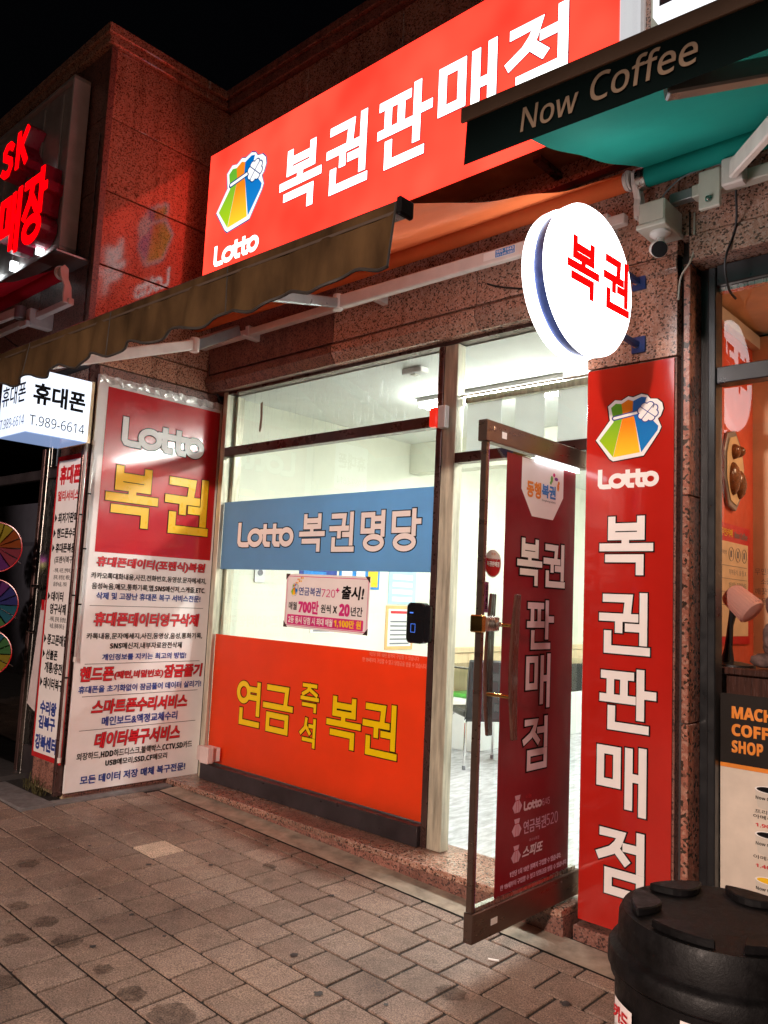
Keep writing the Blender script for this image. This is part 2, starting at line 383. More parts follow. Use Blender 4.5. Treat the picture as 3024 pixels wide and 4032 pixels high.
def T(fr, body, a0, a1, b0, b1, m, parent, d=0.002, bold=0.0, lb=True, outline=None, shear=0.0, name='lettering', thick=.0005, slope=0.0):
    """print a line of writing into the rectangle a0..a1, b0..b1 of the frame"""
    V0, _ = text_geo(body, bold, lb, shear)
    xs = [v[0] for v in V0]; ys = [v[1] for v in V0]; X0, X1, Y0, Y1 = min(xs) + bold, max(xs) - bold, min(ys) + bold, max(ys) - bold
    sx = (a1 - a0) / max(1e-6, X1 - X0 + 2 * bold); sy = (b1 - b0) / max(1e-6, Y1 - Y0 + 2 * bold)
    def put(bd, dd, mm, nm):
        V, F = text_geo(body, bd, lb, shear); mb = MB()
        zmax = max(abs(v[2]) for v in V) or 1
        mb.add([fr(a0 + (v[0] - X0 + bold) * sx, b0 + (v[1] - Y0 + bold) * sy + slope * ((v[0] - X0) * sx), dd + thick * (v[2] / zmax if bd else 0)) for v in V], F)
        return mb.build(nm, mm, parent, face=fr.n)
    if outline: put(bold + outline[1], d - .0011, outline[0], 'lettering_outline')
    return put(bold, d, m, name)
G = {
 '복': [[(.19, 1), (.19, .683), (.815, .683), (.815, 1)], [(.19, .86), (.815, .86)], [(.49, .683), (.49, .466)], [(0, .466), (1, .466)], [(.13, .25), (.80, .25), (.80, 0)]],
 '권': [[(.08, .96), (.60, .96), (.56, .62)], [(0, .60), (.74, .60)], [(.38, .60), (.38, .38)], [(.60, .42), (.93, .42)], [(.93, 1), (.93, .17)], [(.13, .28), (.13, 0), (1, 0)]],
 '판': [[(.02, .93), (.56, .93)], [(.15, .93), (.15, .50)], [(.43, .93), (.43, .50)], [(0, .50), (.6, .50)], [(.76, 1), (.76, .22)], [(.76, .62), (1, .62)], [(.18, .30), (.18, 0), (.86, 0)]],
 '매': [[(0, .95), (.40, .95), (.40, .40), (0, .40), (0, .95)], [(.68, .97), (.68, .08)], [(1, 1), (1, 0)], [(.68, .55), (1, .55)]],
 '점': [[(.06, .96), (.50, .96), (.42, .80), (.28, .68), (0, .57)], [(.34, .74), (.60, .54)], [(.62, .77), (.95, .77)], [(.95, 1), (.95, .44)], [(.2, .30), (.95, .30), (.95, 0), (.2, 0), (.2, .30)]],
 '명': [[(.02, .95), (.50, .95), (.50, .50), (.02, .50), (.02, .95)], [(.5, .84), (.97, .84)], [(.5, .62), (.97, .62)], [(.97, 1), (.97, .40)], ('O', .56, .17, .40, .17)],
 '당': [[(.58, .94), (.03, .94), (.03, .50), (.60, .50)], [(.80, 1), (.80, .40)], [(.80, .72), (1, .72)], ('O', .46, .17, .36, .17)],
 '연': [('O', .25, .76, .25, .22), [(.5, .86), (.97, .86)], [(.5, .66), (.97, .66)], [(.97, 1), (.97, .27)], [(.18, .30), (.18, 0), (1, 0)]],
 '금': [[(.12, 1), (.82, 1), (.78, .62)], [(0, .56), (1, .56)], [(.15, .34), (.85, .34), (.85, 0), (.15, 0), (.15, .34)]],
 '즉': [[(.1, 1), (.85, 1)], [(.5, 1), (.36, .78), (.08, .64)], [(.44, .86), (.9, .64)], [(0, .47), (1, .47)], [(.12, .22), (.85, .22), (.85, 0)]],
 '석': [[(.36, 1), (.30, .68), (0, .45)], [(.34, .74), (.62, .48)], [(.62, .76), (.95, .76)], [(.95, 1), (.95, .38)], [(.2, .22), (.95, .22), (.95, 0)]],
 '장': [[(.0, .92), (.62, .92)], [(.34, .92), (.26, .66), (0, .42)], [(.30, .70), (.60, .46)], [(.80, 1), (.80, .40)], [(.80, .72), (1, .72)], ('O', .45, .16, .38, .16)],
 'S': [[(.95, .88), (.70, 1), (.30, 1), (.05, .86), (.08, .66), (.45, .54), (.88, .40), (.97, .20), (.72, 0), (.28, 0), (.0, .12)]],
 'K': [[(.05, 1), (.05, 0)], [(.95, 1), (.12, .42)], [(.38, .56), (1, 0)]],
 'Lotto': [[(0, 1), (0, .14), (.02, .03), (.07, 0), (.17, 0)], ('O', .315, .34, .115, .34), [(.50, .88), (.50, .12), (.525, .01), (.58, 0)], [(.68, .88), (.68, .12), (.705, .01), (.76, 0)], [(.44, .62), (.79, .62)], ('O', .90, .34, .10, .34)],
}
def ribbon(pts, h, ext, closed=False):
    """mitred strip around a centre line: returns quads as 4-point lists"""
    P = [Vector(p) for p in pts]; n = len(P)
    if closed: P = P[:-1]; n -= 1
    L, R = [], []
    for i in range(n):
        if closed: a, b = P[i] - P[i - 1], P[(i + 1) % n] - P[i]
        else: a = P[i] - P[i - 1] if i else P[1] - P[0]; b = P[i + 1] - P[i] if i < n - 1 else P[-1] - P[-2]
        a.normalize(); b.normalize(); na, nb = Vector((-a.y, a.x)), Vector((-b.y, b.x))
        mt = (na + nb); mt.normalize(); k = min(1.6, 1 / max(.3, mt.dot(na)))
        p = P[i].copy()
        if not closed and i == 0: p -= b * ext
        if not closed and i == n - 1: p += a * ext
        L.append(p + mt * h * k); R.append(p - mt * h * k)
    q = []
    for i in range(n if closed else n - 1):
        j = (i + 1) % n; q.append((L[i], L[j], R[j], R[i]))
    return q
def stroke_mesh(fr, key, a0, a1, b0, b1, t, d, grow=0.0, depth=None, endext=0.0):
    mb = MB(); h = t / 2
    w_, h_ = a1 - a0 - t, b1 - b0 - t
    for si, st in enumerate(G[key]):
        dd = d + si * .00012
        if st[0] == 'O':
            _, cx, cy, rx, ry = st
            pts = [(a0 + h + (cx + rx * cos(2 * pi * k / 24)) * w_, b0 + h + (cy + ry * sin(2 * pi * k / 24)) * h_) for k in range(25)]; closed = True
        else:
            pts = [(a0 + h + x * w_, b0 + h + y * h_) for x, y in st]; closed = len(st) > 3 and st[0] == st[-1]
        for (p, q, r, s) in ribbon(pts, h + grow, h * (1 if endext == 0 else endext) * (0.92) + grow if not closed else 0, closed):
            if depth is None: mb.add([fr(*p, dd), fr(*q, dd), fr(*r, dd), fr(*s, dd)], [(0, 1, 2, 3)])
            else: mb.prism([tuple(p), tuple(q), tuple(r), tuple(s)], fr, dd - depth, dd)
    return mb
def glyph(fr, key, a0, a1, b0, b1, t, m, parent, d=0.002, outline=None, name='lettering'):
    if outline: stroke_mesh(fr, key, a0, a1, b0, b1, t, d - .0022, outline[1]).build('lettering_outline', outline[0], parent, face=fr.n)
    return stroke_mesh(fr, key, a0, a1, b0, b1, t, d).build(name, m, parent, face=fr.n)

def bag_logo(fr, a0, a1, b0, b1, parent, d=.002, lit=False, emit=1.0):
    """tied money bag with a four-leaf clover, drawn as flat coloured shapes"""
    X0, X1, Y0, Y1 = 188., 673., 470., 952.
    def mp(p): return (a0 + (p[0] - X0) / (X1 - X0) * (a1 - a0), b1 - (p[1] - Y0) / (Y1 - Y0) * (b1 - b0))
    def poly(ps, m, dd, nm):
        mb = MB(); mb.add([fr(*mp(p), dd) for p in ps], [tuple(range(len(ps)))]); return mb.build(nm, m, parent, face=fr.n)
    suf = '_lit' if lit else ''
    if 'bag_green' + suf not in MATS:
        g = 1.25 if lit else 0
        gradient('bag_green' + suf, (.38, .58, .01), (.12, .40, .03), g); gradient('bag_orange' + suf, (.95, .62, .03), (.80, .22, .01), g, p0=.0, p1=.6)
        gradient('bag_blue' + suf, (.01, .20, .55), (.0, .13, .45), g)
    WH = LIT_WHITE_LOGO if lit else P_WHITE; NV = emis('lit_navy', (.0, .06, .25), 1) if lit and 'lit_navy' not in MATS else (MATS['lit_navy'] if lit else P_BLUE_TEXT)
    out = [(188, 780), (292, 640), (276, 532), (328, 490), (376, 500), (425, 474), (460, 487), (520, 470), (562, 486), (582, 514), (630, 522), (664, 555), (673, 600), (655, 650), (636, 668), (660, 730), (645, 768), (540, 928), (320, 952), (292, 930)]
    cx = sum(p[0] for p in out) / len(out); cy = sum(p[1] for p in out) / len(out)
    edge = [(p[0] + (p[0] - cx) / max(1, abs(p[0] - cx) + abs(p[1] - cy)) * 11, p[1] + (p[1] - cy) / max(1, abs(p[0] - cx) + abs(p[1] - cy)) * 11) for p in out]
    poly(edge, NV if lit else P_BLACK, d - .0006, 'logo_edge'); poly(out, WH, d, 'logo_outline')
    poly([(215, 785), (320, 655), (300, 545), (335, 518), (376, 526), (388, 612), (378, 660), (318, 920)], MATS['bag_green' + suf], d + .0006, 'logo_panel')
    poly([(376, 526), (425, 500), (461, 515), (458, 600), (475, 660), (513, 902), (320, 922), (379, 660), (388, 612)], MATS['bag_orange' + suf], d + .0007, 'logo_panel')
    poly([(461, 515), (520, 492), (556, 500), (540, 560), (520, 620), (605, 680), (640, 722), (635, 752), (523, 902), (475, 660), (458, 600)], MATS['bag_blue' + suf], d + .0008, 'logo_panel')
    def cap(p, q, wd, m, dd, nm):
        p, q = Vector(p), Vector(q); u = (q - p).normalized(); v = Vector((-u.y, u.x)); ps = []
        for k in range(9): t = -pi / 2 + pi * k / 8; ps.append(q + (u * cos(t) + v * sin(t)) * wd)
        for k in range(9): t = pi / 2 + pi * k / 8; ps.append(p + (u * cos(t) + v * sin(t)) * wd)
        poly([tuple(x) for x in ps], m, dd, nm)
    cap((325, 628), (490, 606), 19, NV, d + .0010, 'logo_strap'); cap((327, 628), (490, 606), 10, WH, d + .0014, 'logo_strap')
    for rr, m, dd in ((44, NV, .0018), (33, WH, .0024)):
        mb = MB(); k0 = 0
        for ang in (0, 90, 180, 270):
            for da in (-24, 24):
                t = radians(ang + da - 5); c = (567 + 48 * cos(t), 610 + 48 * sin(t))
                mb.add([fr(*mp((c[0] + rr * .72 * cos(2 * pi * j / 12), c[1] + rr * .72 * sin(2 * pi * j / 12))), d + dd + k0 * .00006) for j in range(12)], [tuple(range(12))]); k0 += 1
            t = radians(ang - 5); c = (567 + 24 * cos(t), 610 + 24 * sin(t)); mb.add([fr(*mp((c[0] + rr * .8 * cos(2 * pi * j / 12), c[1] + rr * .8 * sin(2 * pi * j / 12))), d + dd + k0 * .00006) for j in range(12)], [tuple(range(12))]); k0 += 1
        mb.build('logo_clover', m, parent, face=fr.n)
    for s in (40, -50):
        t = radians(s); c = cos(t) * 62; q = sin(t) * 62; cap((567 - c, 610 - q), (567 + c, 610 + q), 3, NV, d + .0034 + (s > 0) * .0002, 'logo_clover_line')

# ================================================================== SETTING
GZ = lambda x: -0.065 - 0.03 * x
# ground sheet
mb = MB(); mb.add([(-60, -60, GZ(-60) * 0 - .25), (60, -60, -.25), (60, 60, -.25), (-60, 60, -.25)], [(0, 1, 2, 3)])
struct(mb.build('ground', mat('distant_ground', (.05, .045, .04), .9)))
# pavement bed
mb = MB(); X0, X1 = -9.0, 1.2
mb.add([(X0, -1.2, GZ(X0) - .007), (X1, -1.2, GZ(X1) - .007), (X1, 3.6, GZ(X1) - .007), (X0, 3.6, GZ(X0) - .007)], [(0, 1, 2, 3)])
pave = struct(mb.build('pavement', SAND_GAP))
def proj(p):
    q = Vector(p) - EYE; z = q.dot(FW)
    if z < .1: return None
    return (3147.12 * q.dot(RT) / z + 1512, 3147.12 * q.dot(DN) / z + 2016, z)
PT = .205
tiles = []
for r in range(-2, 22):
    y1 = 2.84 - PT * r; y0 = y1 - PT
    if y1 > 3.2: continue
    off = -1.827 if r % 2 == 0 else -1.925
    k0 = int((X0 - off) / PT) - 1
    for k in range(k0, int((X1 - off) / PT) + 1):
        x0 = off + k * PT
        if x0 < X0 or x0 + PT > X1: continue
        if y1 > 2.40 and x0 < -4.90:
            if x0 + PT > -4.86: tiles.append((-4.90, y0, x0 + PT + 4.90, PT))
            continue
        tiles.append((x0, y0, PT, PT))
# near the step the last course is made of cut pavers
x = -4.86
while x < 1.0:
    wd = PT * random.choice([1, 1, .5, 1.2]); tiles.append((x, 3.045, wd, .10)); x += wd
def paver_mesh(nm, wx, wy, m):
    mb = MB(); g = .006; mb.box(-wx / 2 + g, -wy / 2 + g, -.03, wx / 2 - g, wy / 2 - g, 0)
    o = mb.build(nm, m, None, bevel=.003); me = o.data; bpy.data.objects.remove(o); return me
PM = {}
rank = []
for t in tiles:
    cx, cy = t[0] + t[2] / 2, t[1] + t[3] / 2; pr = proj((cx, cy, GZ(cx)))
    vis = pr is not None and -160 < pr[0] < 3184 and pr[1] < 4230
    c = [proj((t[0], t[1], GZ(cx))), proj((t[0] + t[2], t[1], GZ(cx))), proj((t[0], t[1] + t[3], GZ(cx)))]
    area = 0
    if vis and all(c): area = abs((c[1][0] - c[0][0]) * (c[2][1] - c[0][1]) - (c[2][0] - c[0][0]) * (c[1][1] - c[0][1]))
    rank.append((area, t))
rank.sort(key=lambda a: -a[0])
rest = MB()
for i, (area, t) in enumerate(rank):
    cx, cy = t[0] + t[2] / 2, t[1] + t[3] / 2; dz = random.uniform(-.0012, .0012)
    if i < 288 and area > 0:
        light = abs(cx + 3.79) < .1025 and abs(cy - 2.53) < .05
        key = (round(t[2], 3), round(t[3], 3), light)
        if key not in PM: PM[key] = paver_mesh('paver', t[2], t[3], PAVER_LIGHT if light else PAVER)
        o = bpy.data.objects.new('paver', PM[key]); COL.objects.link(o); o.parent = pave
        o.location = (cx, cy, GZ(cx) + dz); o.rotation_euler = (random.uniform(-.004, .004), math.atan(.03) + random.uniform(-.004, .004), random.uniform(-.006, .006))
    else:
        g = .0035; a, b = t[0] + g, t[0] + t[2] - g; rest.add([(a, t[1] + g, GZ(a) + dz), (b, t[1] + g, GZ(b) + dz), (b, t[1] + t[3] - g, GZ(b) + dz), (a, t[1] + t[3] - g, GZ(a) + dz),
            (a, t[1] + g, GZ(a) - .03), (b, t[1] + g, GZ(b) - .03), (b, t[1] + t[3] - g, GZ(b) - .03), (a, t[1] + t[3] - g, GZ(a) - .03)], [(0, 1, 2, 3), (0, 4, 5, 1), (1, 5, 6, 2), (2, 6, 7, 3), (3, 7, 4, 0)])
stuff(rest.build('paver_field', PAVER, pave))
# mortar apron between the pavers and the shop step, and the grey kerb strips round the pillar
mb = MB()
n = 40
for i in range(n):
    a, b = -4.86 + i * 5.9 / n, -4.86 + (i + 1) * 5.9 / n
    mb.add([(a, 3.15, GZ(a) + .001), (b, 3.15, GZ(b) + .001), (b, 3.32, GZ(b) + .012), (a, 3.32, GZ(a) + .012)], [(0, 1, 2, 3)])
struct(mb.build('mortar_apron', CONC))
KERB = mat('grey_kerb_stone', (.17, .155, .155), .75, var=.3, vscale=14, bumps=.5)
mb = MB(); mb.box(-4.995, 2.44, -.05, -4.905, 3.28, GZ(-4.95) + .006)
k = struct(mb.build('kerb_strip', KERB, None, .003))
mb = MB(); mb.box(-5.62, 2.232, -.05, -4.905, 2.436, GZ(-5.2) + .006)
struct(mb.build('kerb_strip', KERB, None, .003))
mb = MB(); mb.box(-9, 2.232, -.05, -5.63, 3.0, GZ(-6.5) + .0)
struct(mb.build('shop_forecourt', mat('dark_tiles', (.06, .055, .055), .4)))
# chewing gum and stains
mb = MB()
for (u, v, r) in [(-3.689, 2.361, .015), (-3.503, 2.608, .013), (-3.206, 2.421, .010), (-3.212, 1.989, .012), (-2.835, 2.832, .013), (-2.491, 2.292, .017), (-2.21, 2.164, .018), (-3.446, 1.966, .008), (-2.949, 1.986, .009), (-3.043, 1.721, .013), (-4.011, 3.074, .014), (-3.642, 3.093, .012), (-4.11, 2.259, .010), (-4.345, 3.087, .012), (-3.227, 3.003, .008), (-2.555, 2.843, .007), (-2.558, 2.574, .008), (-1.572, 2.822, .020), (-2.0, 2.3, .009), (-4.6, 2.7, .012), (-1.5, 2.5, .012)]:
    ps = [(u + r * (1 + .25 * sin(k * 2.1 + u * 9)) * cos(2 * pi * k / 14), v + r * (1 + .25 * cos(k * 1.7)) * sin(2 * pi * k / 14)) for k in range(14)]
    mb.add([(a, b, GZ(a) + .0040) for a, b in ps], [tuple(range(14))])
stuff(mb.build('chewing_gum_spots', mat('old_gum', (.03, .026, .026), .6)))
mb = MB()
for (u, v, r) in [(-3.586, 1.66, .048), (-3.367, 1.68, .055), (-3.146, 1.668, .062), (-3.287, 1.524, .05), (-2.633, 1.653, .055), (-2.422, 1.683, .085), (-2.853, 1.664, .04), (-3.306, 2.835, .04), (-2.986, 1.359, .05), (-4.05, 1.9, .06), (-1.9, 2.55, .06)]:
    ps = [(u + r * (1 + .1 * sin(k * 2.1 + u * 9)) * cos(2 * pi * k / 22), v + r * .9 * (1 + .1 * cos(k * 1.7)) * sin(2 * pi * k / 22)) for k in range(22)]
    mb.add([(a, b, GZ(a) + .0034) for a, b in ps], [tuple(range(22))])
m, n, l = newmat('damp_stain'); tr = n.new('ShaderNodeBsdfTransparent'); df = n.new('ShaderNodeBsdfDiffuse'); df.inputs[0].default_value = (.05, .036, .03, 1); mx = n.new('ShaderNodeMixShader'); o = n.new('ShaderNodeOutputMaterial')
f = ramp(n, l, noise(n, l, coords(n, l), 30, 4), [(.3, (.15,) * 3), (.7, (.50,) * 3)]); l.new(f, mx.inputs[0]); l.new(tr.outputs[0], mx.inputs[1]); l.new(df.outputs[0], mx.inputs[2]); l.new(mx.outputs[0], o.inputs[0])
stuff(mb.build('damp_stains', m))
mb = MB()
for i in range(150):
    x = random.uniform(-4.85, -.9); y = 3.27 - abs(random.gauss(0, .05)) if i < 90 else random.uniform(.8, 3.1); a = random.random() * 6.28; q = random.uniform(.002, .006); z = GZ(x) + .004
    mb.add([(x + q * cos(a), y + q * sin(a), z), (x + q * cos(a + 2), y + q * sin(a + 2), z + .001), (x + q * cos(a + 4), y + q * sin(a + 4), z)], [(0, 1, 2)])
stuff(mb.build('grit', mat('pale_grit', (.30, .24, .17), .9, var=.6, vscale=60)))
mb = MB(); mb.tube([(-1.925, 2.905, GZ(-1.93) + .006), (-1.965, 2.885, GZ(-1.96) + .006)], .004, 8); tag(mb.build('cigarette_butt', P_WHITE, None), 'white cigarette butt lying on the pavers beside the open glass door', 'litter')

# ------------------------------------------------------------------ building shell
YW = 3.52      # lottery shop window plane
YG = 3.40      # granite face
YC = 3.55      # coffee window plane
b = thing('commercial_building', 'low commercial building clad in polished red granite with a projecting wing', 'building', (-3, 3.5, 0))
mb = MB()
mb.box(-9, 2.47, 2.92, -5.06, 6, 5.18)                # wing mass (above shop front)
mb.box(-5.42, 2.56, -.1, -5.06, 3.6, 2.92)            # wing pillar core
mb.box(-5.055, 2.5, 2.92, -5.045, 3.55, 5.18)
mb.box(-5.04, 3.47, 2.97, -1.35, 3.75, 5.25)          # wall over the lottery shop
mb.box(-1.35, 3.47, 3.06, 3.0, 3.75, 5.25)
mb.build('wall_core', BACKING, b)
# wing side wall panels (facing the lottery shop)
zs = [2.93, 3.09, 3.616, 4.142, 4.668, 5.18]
for i in range(len(zs) - 1):
    mb = MB(); mb.box(-5.05, 2.475, zs[i] + .005, -5.02, 3.452, zs[i + 1] - .005); mb.build('granite_panel', GR_WALL, b, .002)
# lower pillar side and front
mb = MB(); mb.box(-5.06, 2.55, .09, -5.02, 3.52, 2.925); mb.build('granite_panel', GR_DARK, b, .002)
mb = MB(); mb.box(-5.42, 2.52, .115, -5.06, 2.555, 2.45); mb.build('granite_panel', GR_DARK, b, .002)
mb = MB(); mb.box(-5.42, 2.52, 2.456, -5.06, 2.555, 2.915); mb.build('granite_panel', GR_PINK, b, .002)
mb = MB(); mb.box(-5.46, 2.545, -.05, -5.03, 2.62, .112); mb.build('plinth', mat('worn_plinth', (.42, .30, .18), .8, var=.35, vscale=12, bumps=.5), b, .004)
mb = MB(); mb.box(-5.05, 2.621, -.05, -5.018, 3.45, .086); mb.build('plinth', GR_DARK, b, .003)
# wing front face panels
for x0, x1 in ((-5.80, -5.035), (-6.6, -5.806), (-7.5, -6.606), (-9, -7.506)):
    for i in range(len(zs) - 1):
        mb = MB(); mb.box(x0, 2.44, zs[i] + .003, x1 - .003, 2.47, zs[i + 1] - .003); mb.build('granite_panel', GR_DARK, b, .002)
# corner trims
mb = MB(); mb.box(-5.03, 2.425, 2.9, -4.995, 2.470, 5.17); mb.build('corner_trim', GR_DARK, b, .002)
mb = MB(); mb.box(-5.075, 2.425, 2.9, -5.067, 2.436, 4.55); mb.build('corner_trim', STEEL, b)
mb = MB(); mb.box(-5.06, 2.49, .10, -5.03, 2.55, 2.93); mb.build('corner_trim', BROWN_METAL, b, .002)
# cornices
mb = MB(); mb.box(-9.1, 2.38, 5.24, -4.96, 3.2, 5.31); mb.box(-9.1, 2.40, 5.182, -4.985, 3.2, 5.238); mb.box(-5.30, 3.2, 5.24, -4.96, 3.38, 5.31); mb.box(-5.3, 3.2, 5.182, -4.985, 3.40, 5.238)
mb.build('cornice', GR_WALL, b, .006)
mb = MB(); mb.box(-5.3, 3.383, 5.27, 3, 3.9, 5.34); mb.box(-5.3, 3.405, 5.19, 3, 3.9, 5.267); mb.build('cornice', GR_DARK, b, .006)
# upper wall over shop (behind the sign) and lintel band
for x0, x1 in ((-5.016, -4.1), (-4.1, -3.2), (-3.2, -2.3), (-2.3, -1.35), (-1.35, -.45), (-.45, .5), (.5, 2)):
    for z0, z1 in ((3.62, 4.15), (4.15, 4.68), (4.68, 5.18)):
        mb = MB(); mb.box(x0 + .003, 3.445, z0 + .003, x1 - .003, 3.475, z1 - .003); mb.build('granite_panel', GR_PINK, b, .002)
for x0, x1 in ((-5.016, -4.77), (-4.77, -3.65), (-3.65, -2.523), (-2.523, -1.405)):
    mb = MB(); mb.box(x0 + .003, YG, 3.06, x1 - .003, 3.475, 3.613); mb.build('granite_panel', GR_DARK if x1 < -3 else GR_PINK, b, .002)  # left granite darker, right lighter: awning shade and sign glow put into colour
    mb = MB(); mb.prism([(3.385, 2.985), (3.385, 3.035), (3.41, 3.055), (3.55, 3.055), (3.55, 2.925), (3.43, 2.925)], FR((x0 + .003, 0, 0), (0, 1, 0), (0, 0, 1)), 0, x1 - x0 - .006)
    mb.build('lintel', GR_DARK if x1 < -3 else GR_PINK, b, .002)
for x0, x1 in ((-1.405, -.3), (-.3, .8), (.8, 2)):
    mb = MB(); mb.box(x0 + .003, YG, 3.125, x1 - .003, 3.475, 3.613); mb.build('granite_panel', GR_PINK, b, .002)
    mb = MB(); mb.box(x0 + .003 + (.05 if x0 < -1.3 else 0), YG - .012, 3.0, x1 - .003, 3.56, 3.118); mb.build('lintel', GR_PINK, b, .003)
# column between the shops
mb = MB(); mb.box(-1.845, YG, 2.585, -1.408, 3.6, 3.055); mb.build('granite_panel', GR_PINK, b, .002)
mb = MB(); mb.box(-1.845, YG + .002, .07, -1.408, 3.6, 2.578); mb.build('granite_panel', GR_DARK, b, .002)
mb = MB(); mb.box(-1.408, YG + .05, 0, -1.380, 3.6, 3.05); mb.build('wall_core', BACKING, b)
for z0, z1 in ((.05, .98), (.985, 1.95), (1.955, 2.995)):
    mb = MB(); mb.box(-1.380, YG, z0, -1.350, 3.60, z1); mb.build('granite_panel', granite('granite_jamb', (.34, .13, .09), (.05, .03, .02), (.45, .24, .18), 85, .2) if 'granite_jamb' not in MATS else MATS['granite_jamb'], b, .003)
mb = MB(); mb.box(-1.85, YG - .03, -.08, 2.0, 3.6, .045); mb.build('plinth', GR_DARK, b, .004)
# right step, left step slabs
for x0, x1 in ((-4.995, -3.9), (-3.9, -2.82), (-2.82, -1.86)):
    mb = MB(); mb.box(x0 + .002, 3.285, .085, x1 - .002, 3.66, .12); mb.build('step_slab', GR_STEP, b, .004)
    mb = MB(); mb.box(x0 + .002, 3.305, -.05, x1 - .002, 3.6, .084); mb.build('step_riser', GR_DARK, b, .002)

# ------------------------------------------------------------------ interior of the lottery shop
YB = 9.2
mb = MB(); mb.box(-4.88, 3.66, -.02, -1.40, YB, .118); struct(mb.build('interior_floor', INT_FLOOR))
mb = MB(); mb.box(-4.9, 3.56, 2.90, -1.40, YB, 2.97); struct(mb.build('interior_ceiling', INT_CEIL))
mb = MB(); mb.box(-5.0, 3.56, .118, -4.865, YB, 2.9); struct(mb.build('interior_wall', INT_WALL))
mb = MB(); mb.box(-1.50, 3.66, .118, -1.46, YB, 2.9); struct(mb.build('interior_wall', INT_WHITE))
mb = MB(); mb.box(-4.865, YB - .1, .118, -1.5, YB, 2.9); struct(mb.build('interior_wall', INT_WHITE))
# ceiling beam
mb = MB(); mb.box(-4.86, 5.6, 2.62, -1.51, 5.75, 2.898); struct(mb.build('ceiling_beam', INT_WALL))
# pale wood wainscot
ws = thing('wood_wainscot', 'pale wooden wainscot panels along the white wall inside the lottery shop', 'wainscot', (-4.86, 6.2, .12))
for i in range(5):
    y0 = 6.0 + i * .6; mb = MB(); mb.box(-4.862, y0 + .004, .13, -4.842, y0 + .596, .94); mb.build('panel', WOOD_PALE, ws, .003)
mb = MB(); mb.box(-4.862, 6.0, .945, -4.83, 9.05, 1.0); mb.build('rail', WOOD_PALE, ws, .003)
# ceiling light fittings
fits = [(-3.10, 4.37), (-2.3, 4.5), (-3.6, 6.6), (-2.3, 6.6), (-3.0, 8.2)]
LBL = ['fluorescent strip light glowing behind the top left window pane', 'fluorescent strip light on the ceiling just inside the open door', 'fluorescent strip light on the ceiling over the display counter', 'fluorescent strip light on the ceiling in the middle of the shop', 'fluorescent strip light at the far end of the shop ceiling']
for (x, y), lb in zip(fits, LBL):
    t = thing('ceiling_light', lb, 'ceiling light', (x, y, 2.9), 'fluorescent strip lights inside the shop')
    mb = MB(); mb.box(x - .6, y - .07, 2.865, x + .6, y + .07, 2.897); mb.build('housing', WHITE_PLASTIC, t, .004)
    for s in (-1, 1):
        mb = MB(); mb.box(x - .58, y + s * .035 - .02, 2.835, x + .58, y + s * .035 + .02, 2.862); mb.build('tube', LIT_TUBE if y > 5 else LIT_TUBE_BOOST, t)
t = thing('smoke_detector', 'small white rectangular detector on the shop ceiling behind the top pane', 'detector', (-3.22, 3.72, 2.9))
mb = MB(); mb.box(-3.30, 3.68, 2.86, -3.14, 3.76, 2.897); mb.build('housing', WHITE_PLASTIC, t, .006)
mb = MB(); mb.box(-3.24, 3.70, 2.853, -3.20, 3.74, 2.859); mb.build('sensor', CREAM_PLASTIC, t)
# things on the left wall
wl = side(-4.864)
t = thing('power_outlet', 'white wall socket seen through the window under the blue band', 'socket', (-4.86, 3.9, 1.59))
mb = MB(); mb.prism(rrect(3.845, 3.945, 1.525, 1.645, .015), wl, 0, .012); mb.build('plate', WHITE_PLASTIC, t)
mb = MB(); mb.lathe(wl(3.895, 1.60, .012), wl.n, [(.024, 0), (.024, .004), (.018, .004), (.018, .001), (0, .001)], 20); mb.build('socket_ring', P_GREYTEXT, t)
def wall_sheet(name, label, cat, a0, a1, b0, b1, m, rows, border=None, group=None, txt=None):
    t = thing(name, label, cat, wl((a0 + a1) / 2, b0, 0), group)
    mb = MB(); mb.slab(wl, a0, a1, b0, b1, .001, .006); mb.build('sheet', m, t)
    if border:
        mb = MB(); mb.slab(wl, a0 + .03, a1 - .03, b0 + .03, b1 - .03, .0061, .008); mb.build('inner_sheet', P_WHITE, t)
    for i, (r0, r1, c0, c1, mm) in enumerate(rows):
        mb = MB(); mb.rect(wl, a0 + (a1 - a0) * c0, a0 + (a1 - a0) * c1, b0 + (b1 - b0) * r0, b0 + (b1 - b0) * r1, .0095); mb.build('printed_block', mm, t)
    return t
wall_sheet('wall_poster', 'dark blue wall poster half hidden behind the pension notice', 'poster', 4.30, 4.72, 1.33, 1.72, P_BLUE_TEXT, [(0, .12, 0, 1, P_WHITE), (.5, .8, .1, .7, P_SKYBLUE)], group='posters on the shop wall')
wall_sheet('wall_poster', 'row of blue and white posters just under the blue window band', 'poster', 4.75, 6.0 - .75, 1.52, 1.72, P_SKYBLUE, [(.1, .9, .05, .3, P_WHITE), (.1, .9, .4, .62, P_WHITE), (.1, .9, .7, .95, P_YELLOW)], group='posters on the shop wall')
wall_sheet('wall_poster', 'white poster with a leafy plant picture right of the pension notice', 'poster', 4.95 + .32, 5.32 - .02, 1.2, 1.3, P_WHITE, [], group='posters on the shop wall') if False else None
wall_sheet('memo_board', 'stack of light blue form sheets hanging above the orange framed notice', 'notice', 5.38, 5.76, 1.40, 1.70, mat('pale_blue_card', (.45, .68, .82), .5), [(.08, .22, .12, .85, P_WHITE), (.30, .44, .12, .85, P_WHITE), (.52, .66, .12, .85, P_WHITE), (.74, .9, .12, .85, P_WHITE)])
